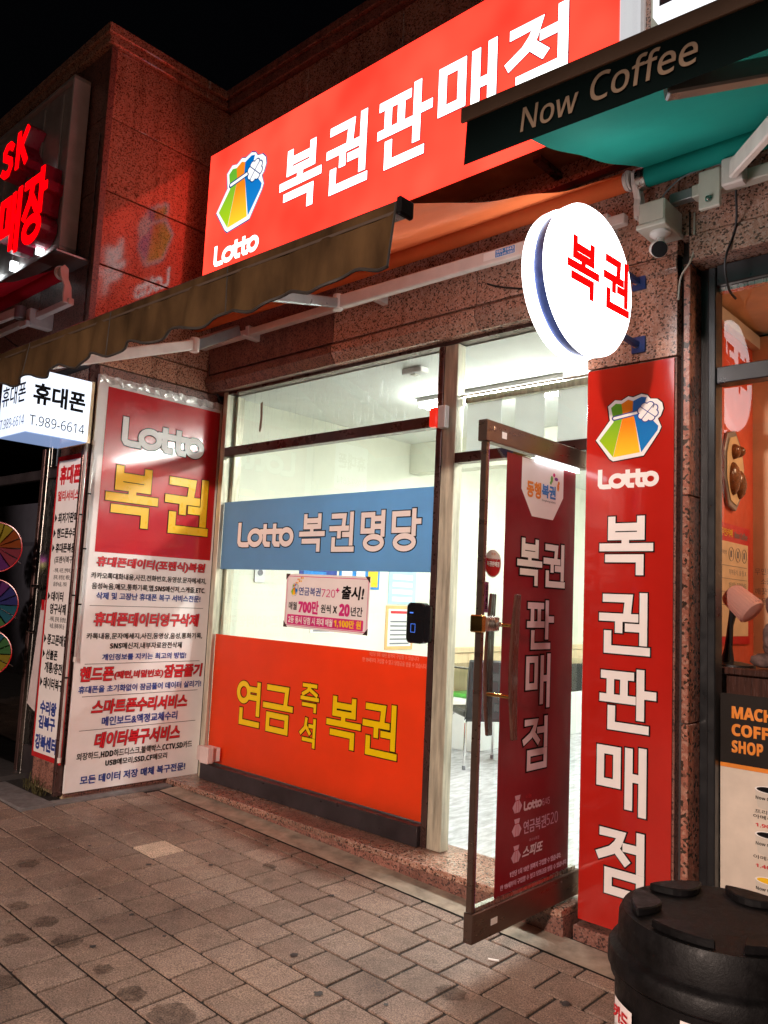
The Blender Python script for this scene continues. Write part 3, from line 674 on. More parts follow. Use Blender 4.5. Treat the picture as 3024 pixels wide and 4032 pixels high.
wall_sheet('framed_notice', 'orange framed notice sheet with rows of print beside the lock', 'notice', 5.36, 5.74, .99, 1.385, mat('pale_orange_frame', (.85, .45, .18), .5), [(.82, .88, .15, .8, P_RED_TEXT)] + [(.12 + .1 * i, .155 + .1 * i, .15, .85, P_GREYTEXT) for i in range(6)], border=True)
wall_sheet('small_notice', 'small yellow and white leaflet below the pension notice', 'leaflet', 4.45, 4.72, 1.14, 1.20, P_WHITE, [(.7, 1, 0, 1, P_YELLOW), (.2, .4, .1, .9, P_GREYTEXT)])
# display counter with a glass top
c = thing('display_counter', 'white shop counter with a glass display top behind the black chairs', 'counter', (-4.5, 6.6, .12))
mb = MB(); mb.box(-4.80, 5.95, .12, -4.28, 8.6, .559); mb.build('cabinet', INT_WHITE, c, .004)
mb = MB(); mb.box(-4.78, 5.97, .84, -4.28, 8.58, .852); mb.build('glass_top', glass('counter_glass', 1.5, (.93, .98, .96)), c)
mb = MB(); mb.box(-4.292, 5.97, .561, -4.284, 8.58, .839); mb.build('glass_front', MATS['counter_glass'], c)
mb = MB(); mb.box(-4.295, 5.955, .56, -4.28, 5.969, .853); mb.box(-4.80, 5.955, .56, -4.786, 5.969, .853); mb.box(-4.80, 5.955, .853, -4.28, 5.966, .862); mb.build('edge_frame', STEEL, c)
mb = MB(); mb.box(-4.7, 6.1, .562, -4.4, 6.5, .60); tag(mb.build('display_tray', P_GREEN, None, .004, origin=(-4.55, 6.3, .56)), 'green tray lying in the glass display counter', 'tray')
# round-edged table far right with a potted plant
tb = thing('side_table', 'pale wood legged table at the far right inside the shop', 'table', (-3.2, 8.3, .12))
mb = MB(); mb.prism(rrect(-3.75, -2.6, 7.75, 8.3, .06), FR((0, 0, 0), (1, 0, 0), (0, 1, 0)), .82, .87); mb.build('table_top', INT_WHITE, tb)
mb = MB(); mb.box(-3.68, 7.85, .12, -2.7, 8.2, .82); mb.build('cabinet_base', WOOD_PALE, tb, .004)
pp = thing('potted_plant', 'small leafy plant in a white pot on the far table', 'plant', (-3.45, 7.95, .87))
mb = MB(); mb.lathe((-3.45, 7.95, .87), (0, 0, 1), [(0, 0), (.05, 0), (.065, .11), (.058, .11), (.05, .09), (0, .09)], 18); mb.build('pot', WHITE_PLASTIC, pp, smooth=True)
LEAF = film('green_leaf', (.10, .28, .07), .4, .5, .3)
for i in range(16):
    an = i * 2.4; L_ = .12 + .08 * random.random(); el = random.uniform(.5, 1.3); d = Vector((cos(an) * cos(el), sin(an) * cos(el), sin(el))); s = Vector((-sin(an), cos(an), 0)) * .022
    p = Vector((-3.45, 7.95, .96)); mb = MB(); q1 = p + d * L_ * .5; q2 = p + d * L_ + Vector((0, 0, -.03))
    mb.add([p, q1 + s, q2, q1 - s, q1 + Vector((0, 0, .008))], [(0, 1, 4), (1, 2, 4), (2, 3, 4), (3, 0, 4)]); mb.build('leaf', LEAF, pp)
# chairs
def chair(x, y, rz, label, back_tape=False):
    t = thing('office_chair', label, 'chair', (x, y, .12), 'black chairs with chrome legs inside the shop'); t.rotation_euler = (0, 0, rz)
    def pt(mb, nm, m, **k):
        o = mb.build(nm, m, None, origin=(0, 0, 0), **k); o.parent = t; return o
    mb = MB(); mb.prism(rrect(-.20, .20, -.20, .20, .05), FR((0, 0, 0), (1, 0, 0), (0, 1, 0)), .40, .455); pt(mb, 'seat', LEATHER, bevel=.012, smooth=True)
    prof = [(.15, .36), (.21, .40), (.235, .55), (.25, .75), (.27, .86), (.235, .87), (.20, .75), (.185, .55), (.165, .45)]
    mb = MB(); mb.prism(prof, FR((0, -.19, 0), (1, 0, 0), (0, 0, 1)), 0, -.38); pt(mb, 'backrest', LEATHER, bevel=.01, smooth=True)
    for sx in (-1, 1):
        for sy in (-1, 1):
            mb = MB(); mb.tube([(sx * .16, sy * .17, .40), (sx * .20, sy * .19, .36), (sx * .22, sy * .20, .015)], .011, 8); leg = pt(mb, 'leg', CHROME, smooth=True)
            mb = MB(); mb.tube([(sx * .22, sy * .20, .03), (sx * .221, sy * .20, 0)], .015, 8); f = mb.build('foot', P_GREYTEXT, None, origin=(0, 0, 0)); f.parent = leg
    return t
chair(-3.97, 5.60, radians(-35), 'black leatherette chair with chrome legs seen side-on behind the door frame')
ch2 = chair(-3.80, 6.10, radians(-58), 'black leatherette chair seen from behind through the door glass')
ch3 = chair(-4.62, 7.9, radians(250), 'black padded chair back rising behind the glass counter')
# cable on the far wall
mb = MB(); mb.tube([(-3.0, 9.08, 2.2), (-3.02, 9.06, 1.5), (-2.98, 9.05, .9), (-2.9, 8.9, .3), (-2.75, 8.6, .14), (-2.5, 8.3, .13)], .008, 6); tag(mb.build('wall_cable', WHITE_PLASTIC, None), 'thin white cable running down the far wall of the shop', 'cable')

# ------------------------------------------------------------------ shop window and door frame
wn = thing('shop_window', 'brown framed window of the lottery shop with panes above and below a transom bar', 'window', (-3.85, YW, .12))
fw = front(YW)
def fbar(a0, a1, b0, b1, d0=-.03, d1=.035, m=BROWN_METAL, nm='frame_bar', par=None):
    mb = MB(); mb.slab(fw, a0, a1, b0, b1, d0, d1); return mb.build(nm, m, par or wn, .003)
fbar(-4.905, -4.852, .125, 2.955, m=STEEL_DIRTY, nm='frame_jamb')
fbar(-4.850, -1.862, 2.905, 2.962, nm='frame_head')
fbar(-4.850, -2.842, 2.436, 2.503, nm='transom_bar')
fbar(-4.850, -2.842, .122, .232, -.03, .06, DARK_METAL, 'frame_sill')
fbar(-2.840, -2.800, .122, 2.903, nm='frame_mullion')
fbar(-2.798, -2.702, .122, 2.903, -.04, .03, STEEL_DIRTY, 'door_jamb')
fbar(-2.700, -1.880, 2.215, 2.272, nm='door_header')
fbar(-1.878, -1.850, .122, 2.903, -.04, .02, STEEL_DIRTY, 'door_jamb')
for a0, a1, b0, b1, m in ((-4.85, -2.842, 2.505, 2.903, GLASS_SMEAR), (-4.85, -2.842, .234, 2.434, GLASS), (-2.70, -1.88, 2.274, 2.903, GLASS)):
    mb = MB(); mb.rect(fw, a0, a1, b0, b1, 0); mb.build('pane', m, wn)
mb = MB(); mb.slab(fw, -2.698, -1.882, 2.595, 2.605, -.004, .006); mb.build('frame_bar', STEEL_DIRTY, wn)
mb = MB(); mb.slab(fw, -4.845, -4.815, .24, 2.9, -.10, -.035); mb.build('inner_frame', STEEL_DIRTY, wn, .003)
mb = MB(); mb.slab(fw, -4.845, -2.845, .24, .29, -.10, -.035); mb.build('inner_frame', DARK_METAL, wn, .003)
for a0, a1 in ((-2.68, -2.45), (-2.36, -2.18), (-2.10, -1.90)):
    mb = MB(); mb.slab(fw, a0, a1, 2.29, 2.56, -.05, -.045); mb.build('paper_panel', PAPER, wn)
mb = MB(); mb.slab(fw, -2.69, -1.89, 2.565, 2.60, -.08, -.03); mb.build('wooden_batten', STEEL_DIRTY, wn)
# printed vinyl bands on the window
t = thing('window_band', 'sky blue vinyl band reading Lotto and Korean letters across the window', 'window sign', (-3.85, YW - .003, 1.6))
mb = MB(); mb.slab(fw, -4.848, -2.843, 1.605, 2.097, .0012, .0020); mb.build('vinyl_sheet', B_BLUE, t)
OB = (P_BLACK, .0065)
glyph(fw, 'Lotto', -4.660, -4.051, 1.762, 1.941, .037, B_WHITE, t, .0058, OB)
for kx, a0, a1 in (('복', -3.997, -3.747), ('권', -3.709, -3.479), ('명', -3.433, -3.222), ('당', -3.179, -2.943)):
    glyph(fw, kx, a0, a1, 1.725, 1.978, .033, B_WHITE, t, .0058, OB)
t = thing('window_band', 'orange red vinyl sheet with yellow Korean letters on the lower window', 'window sign', (-3.85, YW - .003, .24))
mb = MB(); mb.slab(fw, -4.848, -2.843, .240, 1.135, .0012, .0020); mb.build('vinyl_sheet', B_ORANGE, t)
OB = (P_BLACK, .0060)
for kx, a0, a1, b0, b1, tt in (('연', -4.552, -4.289, .542, .843, .037), ('금', -4.263, -3.958, .536, .841, .037), ('즉', -3.893, -3.718, .710, .887, .024), ('석', -3.885, -3.730, .494, .676, .024), ('복', -3.644, -3.345, .535, .840, .037), ('권', -3.335, -3.054, .534, .841, .037)):
    glyph(fw, kx, a0, a1, b0, b1, tt, B_YELLOW, t, .0058, OB)
SMALLP = mat('faded_small_print', (.80, .28, .18), .5)
T(fw, '1인당 1회 10만 원까지 구입할 수 있습니다', -3.308, -2.923, 1.104, 1.130, SMALLP, t, .003, .012)
T(fw, '만 19세부터 구입할 수 있고 당첨금을 받을 수 있습니다', -3.362, -2.867, 1.066, 1.094, SMALLP, t, .003, .012)
# pension lottery notice stuck on the glass
t = thing('pension_notice', 'pink edged white notice with 720 plus print and brass corners stuck on the window', 'notice', (-3.71, YW - .004, 1.2))
fn = FR((-3.712, YW - .004, 1.402), (1, 0, -.012), (.012, 0, 1))
hw, hh = .386, .176
mb = MB(); mb.slab(fn, -hw, hw, -hh, hh, 0, .0016); mb.build('sheet', P_WHITE_PINK, t)
for (a0, a1, b0, b1) in ((-hw + .012, hw - .012, hh - .018, hh - .014), (-hw + .012, hw - .012, -hh + .014, -hh + .018), (-hw + .012, -hw + .016, -hh + .018, hh - .018), (hw - .016, hw - .012, -hh + .018, hh - .018)):
    mb = MB(); mb.rect(fn, a0, a1, b0, b1, .0022); mb.build('border_line', P_MAGENTA, t)
for sx in (-1, 1):
    for sy in (-1, 1):
        mb = MB(); mb.prism([(sx * hw, sy * hh), (sx * (hw - .04), sy * hh), (sx * hw, sy * (hh - .04))], fn, .0024, .005); mb.build('corner_clip', BROWN_METAL, t)
T(fn, '연금복권', -.255, -.045, .038, .092, P_BLUE_TEXT, t, .003, .02)
T(fn, '720', -.038, .088, .036, .086, P_MAGENTA, t, .003, 0, False)
T(fn, '+', .092, .125, .068, .098, P_MAGENTA, t, .003, .04)
T(fn, '출시!', .145, .340, .030, .115, P_BLACK, t, .003, .035, shear=.1)
T(fn, '매월', -.345, -.265, -.060, -.008, P_BLACK, t, .003, .02)
T(fn, '700만', -.250, -.055, -.078, .008, P_MAGENTA, t, .003, .045)
T(fn, '원씩 X', -.035, .115, -.065, -.010, P_BLACK, t, .003, .02)
T(fn, '20', .130, .225, -.075, .002, P_MAGENTA, t, .003, .04)
T(fn, '년간', .235, .335, -.068, -.012, P_BLACK, t, .003, .02)
mb = MB(); mb.prism(rrect(-.355, .345, -.155, -.090, .008), fn, .002, .0026); mb.build('printed_strip', P_MAGENTA, t)
T(fn, '2등 동시 당첨 시 최대 매월', -.34, .080, -.147, -.099, P_WHITE, t, .004, .025)
T(fn, '1,100만 원', .092, .330, -.149, -.095, P_YELLOW, t, .004, .04)
bag_logo(fn, -.335, -.262, .030, .115, t, .003)
for i in range(8):
    mb = MB(); c0 = (-.285 + .012 * (i % 4) + .004 * i, .118 + .011 * (i // 2)); mb.prism([(c0[0] + .0065 * cos(2 * pi * j / 10), c0[1] + .0065 * sin(2 * pi * j / 10)) for j in range(10)], fn, .003, .0034); mb.build('printed_dot', P_YELLOW if i % 2 else P_ORANGE, t)
t = MB(); t.prism([(-4.50, 2.80), (-4.475, 2.81), (-4.468, 2.70), (-4.472, 2.62), (-4.485, 2.585), (-4.498, 2.60), (-4.492, 2.70)], fw, .0006, .0012)
tag(t.build('torn_tape', STEEL_DIRTY, None, origin=(-4.48, YW, 2.6)), 'torn strip of dirty tape stuck on the top left window pane', 'tape')
# smart lock on the window mullion
t = thing('smart_lock', 'glossy black electronic lock unit with blue screen on the window frame', 'lock', (-2.89, YW - .05, 1.2))
mb = MB(); mb.prism(rrect(-2.985, -2.850, 1.205, 1.432, .03), fw, .004, .060); mb.build('body', BLACK_PLASTIC, t, .008, True)
mb = MB(); mb.prism(rrect(-2.848, -2.805, 1.215, 1.42, .012), fw, .037, .068); mb.build('bolt_housing', BLACK_PLASTIC, t, .006, True)
mb = MB(); mb.rect(fw, -2.955, -2.930, 1.372, 1.378, .0610); mb.build('status_light', LIT_BLUE, t)
for (a0, a1, b0, b1) in ((-2.945, -2.912, 1.312, 1.314), (-2.945, -2.912, 1.266, 1.268), (-2.945, -2.943, 1.268, 1.312), (-2.914, -2.912, 1.268, 1.312)):
    mb = MB(); mb.rect(fw, a0, a1, b0, b1, .0610); mb.build('screen_mark', LIT_BLUE, t)
T(fw, 'GIGAkorea', -2.955, -2.905, 1.400, 1.407, P_GREYTEXT, t, .0615, .0) if False else None
t = thing('alarm_strobe', 'small red alarm lamp on a white base at the top of the window frame', 'alarm', (-2.8, YW - .04, 2.48))
mb = MB(); mb.prism(rrect(-2.800, -2.745, 2.415, 2.545, .008), fw, .036, .075); mb.build('base', WHITE_PLASTIC, t, .004)
mb = MB(); mb.prism(rrect(-2.858, -2.802, 2.425, 2.538, .012), fw, .037, .085); mb.build('lens', LIT_STROBE, t, .008, True)
t = thing('plug_box', 'pale pink plastic plug cover low on the wall beside the orange sheet', 'plug box', (-4.72, 3.42, .25))
mb = MB(); mb.prism(rrect(-4.735, -4.640, .262, .375, .01), front(3.42), 0, .055); mb.build('cover', mat('pinkish_plastic', (.70, .55, .52), .4), t, .006)
mb = MB(); mb.prism(rrect(-4.790, -4.737, .270, .368, .008), front(3.42), .0, .04); mb.build('plug', mat('pinkish_plastic_2', (.62, .48, .45), .4), t, .005)
mb = MB(); mb.slab(front(3.42), -4.78, -4.66, .27, .36, -.065, -.0005); mb.build('back_plate', WHITE_PLASTIC, t)

# ------------------------------------------------------------------ open glass door
DX = -1.915
dr = thing('glass_door', 'open glass door with bronze rails, wooden pull handles and a dark red banner', 'door', (-1.9, 3.5, .13))
fd = side(DX)
F0, F1 = 2.665, 3.50       # free edge, hinge edge (y)
mb = MB(); mb.rect(fd, F0 + .012, F1 - .02, .245, 2.115, 0); mb.build('glass_leaf', GLASS, dr)
mb = MB(); mb.slab(fd, F0, F1, .132, .245, -.022, .022); br = mb.build('bottom_rail', BRONZE, dr, .003)
mb = MB(); mb.slab(fd, F0 - .012, F1, 2.115, 2.205, -.022, .022); tr_ = mb.build('top_rail', BRONZE, dr, .003)
mb = MB(); mb.slab(fd, F0 + .002, F0 + .022, .246, 2.114, -.014, .014); mb.build('edge_profile', BRONZE, dr, .002)
mb = MB(); mb.slab(fd, F0 + .024, F0 + .032, .246, 2.114, -.006, .009); mb.build('edge_seal', mat('purple_reflection_steel', (.34, .12, .36), .25, .7), dr)  # reflection of a purple sign put into the steel colour
mb = MB(); mb.slab(fd, F0 + .03, F1 - .02, .246, .262, -.012, .012); mb.build('glazing_channel', STEEL, dr)
mb = MB(); mb.lathe(fd(F0 + .045, 2.175, .022), fd.n, [(.009, 0), (.009, .002), (0, .003)], 12); mb.build('screw', STEEL, tr_)
mb = MB(); mb.slab(fd, F0 + .10, F0 + .135, 2.142, 2.17, .0225, .0232); mb.build('sticker', P_WHITE, tr_)
mb = MB(); mb.slab(fd, F0 + .125, F0 + .17, .175, .20, .0225, .0232); mb.build('sticker', P_WHITE, br)
mb = MB(); mb.slab(fd, 3.06, 3.44, 2.092, 2.113, .003, .014); mb.build('led_strip', LIT_LED, dr)
# handles, bowed bars of dark wood, one on each side
for d, nm in ((.062, 'handle'), (-.062, 'handle')):
    pts = []; zz0, zz1 = .895, 1.49
    mb = MB(); N = 14
    for i in range(N + 1):
        tt = i / N; z = zz0 + (zz1 - zz0) * tt; off = .030 * sin(pi * tt) - .012; wd = .017 + .009 * sin(pi * tt)
        yc = 2.845 + (.012 * sin(pi * tt * 1.0)) + (.0)
        for a, dd in ((-wd, -.008), (wd, -.008), (wd, .008), (-wd, .008)): mb.v.append(tuple(fd(yc + a - off, z, d + dd)))
    for i in range(N):
        for k in range(4): mb.f.append((i * 4 + k, i * 4 + (k + 1) % 4, (i + 1) * 4 + (k + 1) % 4, (i + 1) * 4 + k)); mb.m.append(0)
    mb.f.append((0, 1, 2, 3)); mb.f.append((N * 4, N * 4 + 1, N * 4 + 2, N * 4 + 3)); mb.m += [0, 0]
    hd = mb.build(nm, WOOD_DARK, dr, .003)
    for z in (1.07, 1.36):
        mb = MB(); s = 1 if d > 0 else -1
        mb.tube([fd(2.826, z, s * .002), fd(2.826, z, s * .056)], .008, 10); mb.build('standoff', BRASS, hd, smooth=True)
lk = MB(); lk.slab(fd, F0 + .0, F0 + .115, 1.335, 1.395, -.018, .030); lk = lk.build('lock_case', STEEL, dr, .005)
mb = MB(); mb.slab(fd, F0 - .022, F0 + .012, 1.33, 1.40, -.024, .034); mb.build('lock_bolt', BRASS, lk, .005)
mb = MB(); mb.lathe(fd(F0 + .075, 1.365, .03), fd.n, [(.018, 0), (.018, .014), (.009, .016), (.009, .03), (0, .03)], 16); mb.build('cylinder', STEEL, lk, smooth=True)
mb = MB(); mb.slab(fd, F0 + .033, F0 + .062, 1.41, 1.535, .003, .005); s_ = mb.build('pull_sign', mat('dull_purple_plate', (.30, .10, .28), .35, .4), dr)
T(fd, '당\n기\n세\n요', F0 + .040, F0 + .056, 1.425, 1.525, P_BLACK, s_, .0056, .02)
# round seal sticker
def disc_poly(cx, cy, rx, ry, n=32): return [(cx + rx * cos(2 * pi * k / n), cy + ry * sin(2 * pi * k / n)) for k in range(n)]
mb = MB(); mb.prism(disc_poly(2.757, 1.613, .060, .058), fd, .001, .0018); st = mb.build('seal_sticker', P_WHITE, dr)
mb = MB(); mb.prism([p for p in disc_poly(2.757, 1.613, .055, .053) if p[1] < 1.64], fd, .0019, .0022); mb.build('seal_print', P_RED, st)
T(fd, '복권판매점', 2.712, 2.802, 1.600, 1.622, P_WHITE, st, .003, .03)
T(fd, '동행복권 공식 인증', 2.722, 2.792, 1.628, 1.637, P_WHITE, st, .003, .0)
T(fd, '동행', 2.742, 2.772, 1.648, 1.658, P_ORANGE, st, .003, .0)
# banner film on the door
mb = MB(); mb.slab(fd, 2.838, 3.428, .236, 2.098, .0012, .0022); bn = mb.build('banner', DOOR_RED, dr)
W1 = 2.955; W2 = 3.313
mb = MB(); mb.prism([(W1, 2.095), (W1, 1.955), (3.045, 1.842), (3.225, 1.842), (W2, 1.955), (W2, 2.095)], fd, .0024, .0028); mb.build('white_tab', P_MAUVE if False else P_WHITE_PINK, bn)
T(fd, '동행', 2.995, 3.115, 1.925, 2.000, P_ORANGE, bn, .004, .04)
T(fd, '복권', 3.122, 3.243, 1.937, 2.000, P_SKYBLUE, bn, .004, .04)
T(fd, 'Donghang Lottery', 3.125, 3.243, 1.917, 1.929, P_GREYTEXT, bn, .004, .0)
for (cx, cy, rx, ry, mm) in ((3.205, 2.030, .010, .016, P_GREEN), (3.225, 2.052, .009, .009, P_MAGENTA), (3.245, 2.035, .016, .008, mat('print_purple', (.25, .03, .3), .4)), (3.262, 2.0, .009, .018, P_ORANGE), (3.197, 2.012, .008, .008, P_GREEN), (3.268, 2.020, .008, .008, P_ORANGE)):
    mb = MB(); mb.prism(disc_poly(cx, cy, rx, ry, 14), fd, .004, .0044); mb.build('logo_petal', mm, bn)
OB = (P_BLACK, .007)
for kx, a0, a1, b0, b1 in (('복', 2.931, 3.137, 1.533, 1.741), ('권', 3.146, 3.340, 1.533, 1.735), ('판', 3.022, 3.250, 1.255, 1.474), ('매', 3.025, 3.227, .996, 1.236), ('점', 3.015, 3.224, .736, .963)):
    glyph(fd, kx, a0, a1, b0, b1, .028, P_MAUVE if b1 < 1.5 else P_WHITE, bn, .0058, OB)
glyph(fd, 'Lotto', 3.040, 3.185, .572, .612, .0095, P_MAUVE, bn, .004)
T(fd, '6/45', 3.190, 3.253, .572, .602, P_PALEPINK, bn, .004, 0, False); T(fd, '나눔', 3.055, 3.10, .622, .640, P_RED_TEXT, bn, .004)
T(fd, '연금복권', 3.042, 3.225, .475, .530, P_PALEPINK, bn, .004, .01); T(fd, '520', 3.230, 3.326, .480, .530, P_PALEPINK, bn, .004, 0, False)
T(fd, '스피또', 3.037, 3.203, .377, .425, P_MAUVE, bn, .004, .03, shear=.25); T(fd, '즉석식복권', 3.09, 3.17, .436, .450, P_PALEPINK, bn, .004)
T(fd, '1인당 1회 10만 원까지 구입할 수 있습니다.', 2.946, 3.361, .318, .342, P_PALEPINK, bn, .004, .012)
T(fd, '만 19세부터 구입할 수 있고 당첨금을 받을 수 있습니다.', 2.880, 3.415, .280, .303, P_PALEPINK, bn, .004, .012)
for b0, b1 in ((.574, .645), (.478, .549), (.372, .440)):
    c0 = 2.990; hh_ = b1 - b0
    mb = MB(); mb.prism([(c0 - .038, b0 + hh_ * .35), (c0 - .014, b0 + hh_ * .70), (c0 - .022, b1), (c0 + .022, b1), (c0 + .014, b0 + hh_ * .70), (c0 + .036, b0 + hh_ * .35), (c0 + .018, b0), (c0 - .02, b0)], fd, .004, .0043); mb.build('bag_print', P_PALEPINK, bn)
    for q in (-.012, .010):
        mb = MB(); mb.prism([(c0 + q * .6, b0 + hh_ * .66), (c0 + q * .6 + .002, b0 + hh_ * .66), (c0 + q + .002, b0), (c0 + q, b0)], fd, .0045, .0047); mb.build('bag_print_line', P_RED, bn)
    mb = MB(); mb.prism([(c0 - .018, b0 + hh_ * .68), (c0 + .018, b0 + hh_ * .70), (c0 + .018, b0 + hh_ * .74), (c0 - .018, b0 + hh_ * .72)], fd, .0048, .0050); mb.build('bag_print_line', P_RED, bn)

# ------------------------------------------------------------------ red column banner
cf = front(YG)
t = thing('column_banner', 'tall red banner with money bag logo and white Korean letters on the granite column', 'banner', (-1.62, YG, .07))
mb = MB(); mb.slab(cf, -1.838, -1.416, .068, 2.572, .002, .008); mb.build('sheet', COLUMN_RED, t, .001)
bag_logo(cf, -1.790, -1.464, 2.126, 2.427, t, .0095)
glyph(cf, 'Lotto', -1.776, -1.481, 1.998, 2.092, .022, P_WHITE, t, .010)
OB = (P_BLACK, .006)
for kx, a0, a1, b0, b1 in (('복', -1.762, -1.502, 1.601, 1.870), ('권', -1.758, -1.512, 1.250, 1.525), ('판', -1.749, -1.481, .915, 1.190), ('매', -1.756, -1.523, .563, .856), ('점', -1.750, -1.519, .215, .500)):
    glyph(cf, kx, a0, a1, b0, b1, .036, P_WHITE, t, .0125, OB)

# ------------------------------------------------------------------ repair / lottery board on the pillar side
fb = side(-5.0)
t = thing('pillar_board', 'tall board on the pillar side, red lottery panel above a white phone repair list', 'signboard', (-5.0, 3.05, .1))
mb = MB(); mb.slab(fb, 2.540, 3.548, .118, 2.86, -.018, 0); mb.build('white_sheet', P_WHITE_PINK, t)
mb = MB(); mb.slab(fb, 2.612, 3.530, 1.668, 2.790, .0008, .0025); rp = mb.build('red_panel', P_RED, t)
fo = side(-5.0)
glyph(fo, 'Lotto', 2.735, 3.405, 2.405, 2.610, .044, P_WHITE, rp, .0062, (P_BLACK, .006))
glyph(fo, '복', 2.650, 3.055, 1.850, 2.270, .058, P_YELLOW, rp, .0062, (P_BLACK, .006))
glyph(fo, '권', 3.105, 3.490, 1.842, 2.262, .058, P_YELLOW, rp, .0062, (P_BLACK, .006))
HO = (P_BLACK, .020)
def H(s, a0, a1, b0, b1, sh=0.0, mm=P_RED_TEXT, bo=.034): T(fo, s, a0, a1, b0, b1, mm, t, .0045, bo, outline=HO, shear=sh)
def N_(s, a0, a1, b0, b1, mm=P_BLACK, bo=.018): T(fo, s, a0, a1, b0, b1, mm, t, .003, bo)
H('휴대폰데이터(포렌식)복원', 2.630, 3.490, 1.563, 1.640, .1)
N_('카카오톡대화내용,사진,전화번호,동영상,문자메세지,', 2.600, 3.508, 1.488, 1.532); N_('음성녹음,메모,통화기록,앱,SNS메신저,스케줄,ETC.', 2.611, 3.505, 1.418, 1.464)
N_('삭제 및 고장난 휴대폰 복구 서비스전문!', 2.648, 3.468, 1.354, 1.403, P_BLUE_TEXT, .028)
H('휴대폰데이터영구삭제', 2.645, 3.468, 1.178, 1.270, .1)
N_('카톡내용,문자메세지,사진,동영상,음성,통화기록,', 2.604, 3.506, 1.089, 1.133); N_('SNS메신저,내부자료완전삭제', 2.776, 3.337, 1.023, 1.069)
N_('개인정보를 지키는 최고의 방법!', 2.726, 3.380, .951, .995, P_BLUE_TEXT, .028)
H('핸드폰', 2.582, 2.820, .817, .912, .12); H('(패턴,비밀번호)', 2.825, 3.200, .820, .880, .12, bo=.03); H('잠금풀기', 3.207, 3.528, .818, .910, .12)
N_('휴대폰을 초기화없이 잠금풀어 데이터 살리기!', 2.580, 3.525, .741, .789, P_BLUE_TEXT, .028)
H('스마트폰수리서비스', 2.680, 3.415, .600, .695, .12)
N_('메인보드&액정교체수리', 2.761, 3.341, .521, .582, P_BLUE_TEXT, .028)
H('데이터복구서비스', 2.720, 3.372, .380, .482, .15)
N_('외장하드,HDD하드디스크,블랙박스,CCTV,SD카드', 2.606, 3.483, .311, .362); N_('USB메모리,SSD,CF메모리', 2.811, 3.280, .254, .300)
N_('모든 데이터 저장 매체 복구전문!', 2.643, 3.438, .158, .214, P_BLUE_TEXT, .03)
for z in (1.312, .930, .720, .502):
    mb = MB(); mb.rect(fo, 2.608, 3.498, z - .0015, z + .0015, .002); mb.build('rule_line', P_BLACK, t)
# plastic wrap edge along the top of the board
CLEAR = mat('crumpled_clear_film', (.62, .57, .55), .12, .1, var=.4, vscale=30, bumps=1.0, bscale=45)
mb = MB(); prev = None
for i in range(37):
    y = 2.545 + i * .0275; z = 2.855 + .008 * sin(i * 1.7) + .006 * random.random(); x = -4.994 + .010 * random.random()
    cur = [(x, y, z), (-4.985 - .01 * random.random(), y, z - .02), (-4.994, y, z - .045 - .01 * random.random())]
    if prev: mb.add(prev + cur, [(0, 3, 4, 1), (1, 4, 5, 2)])
    prev = cur
mb.build('plastic_wrap', CLEAR, t)
# led tubes fixed round the pillar corner
for i, (x, y, z0, z1, lb) in enumerate(((-4.985, 2.485, .32, 2.42, 'slim glass tube fixed to the pillar corner between the two phone boards'), (-4.985, 2.532, .95, 2.40, 'slim glass tube fixed along the front edge of the white phone board'), (-4.965, 3.555, .55, 2.2, 'slim glass tube running down between the phone board and the shop window'))):
    g = thing('glass_tube', lb, 'tube', (x, y, z0), 'slim tubes fixed round the pillar')
    mb = MB(); mb.tube([(x, y, z0 + .03), (x, y, z1 - .03)], .0085, 8); mb.build('tube', mat('frosted_tube_glass%d' % i, (.55, .50, .48), .12, .2, var=.3), g, smooth=True)
    for zz in (z0, z1 - .03):
        mb = MB(); mb.tube([(x, y, zz), (x, y, zz + .03)], .012, 8); mb.build('end_cap', WHITE_PAINT, g)
    for q in range(3):
        zz = z0 + (z1 - z0) * (.25 + .25 * q); mb = MB(); mb.tube([(x, y, zz), (x, y, zz + .010)], .0125, 8); mb.build('clip', P_BLACK, g)
# narrow banner on the pillar front
fnb = front(2.5)
t = thing('narrow_banner', 'narrow white banner with red edge listing phone services on the pillar front', 'banner', (-5.2, 2.5, .3))
mb = MB(); mb.slab(fnb, -5.412, -5.012, .296, 2.320, -.012, -.001); mb.build('red_edge', P_RED, t)
mb = MB(); mb.slab(fnb, -5.385, -5.040, .330, 2.285, -.0008, .001); mb.build('white_sheet', P_WHITE_PINK, t)
def NB(s, a0, a1, b0, b1, mm=P_BLACK, bo=.035): T(fnb, s, a0, a1, b0, b1, mm, t, .002, bo)
NB('휴대폰', -5.356, -5.06, 2.118, 2.25, P_RED_TEXT, .05); NB('멀티서비스', -5.358, -5.06, 2.005, 2.077, P_RED_TEXT)
for s, z0, z1, a1 in (('최저가판매', 1.853, 1.925, -5.05), ('핸드폰수리', 1.750, 1.820, -5.05), ('휴대폰복원', 1.652, 1.718, -5.05), ('데이터', 1.327, 1.392, -5.15), ('중고폰매입', 1.036, 1.109, -5.045), ('선불폰', .940, 1.006, -5.16), ('데이터복구', .749, .824, -5.05)):
    NB('▶', -5.375, -5.340, z0 + .005, z1 - .005, bo=0); NB(s, -5.325, a1, z0, z1)
NB('(포렌식복구)', -5.325, -5.05, 1.574, 1.630, bo=.02); NB('- 카톡, 사진, 연락처,', -5.33, -5.08, 1.517, 1.549, bo=.01); NB('문자, 동영상, 메모,', -5.315, -5.08, 1.471, 1.503, bo=.01); NB('음성녹음, 기타', -5.31, -5.12, 1.425, 1.457, bo=.01)
NB('영구삭제', -5.33, -5.10, 1.240, 1.312); NB('- 카톡, 문자, 동영상,', -5.33, -5.08, 1.190, 1.224, bo=.01); NB('녹음, 통화기록 등', -5.31, -5.10, 1.146, 1.180, bo=.01)
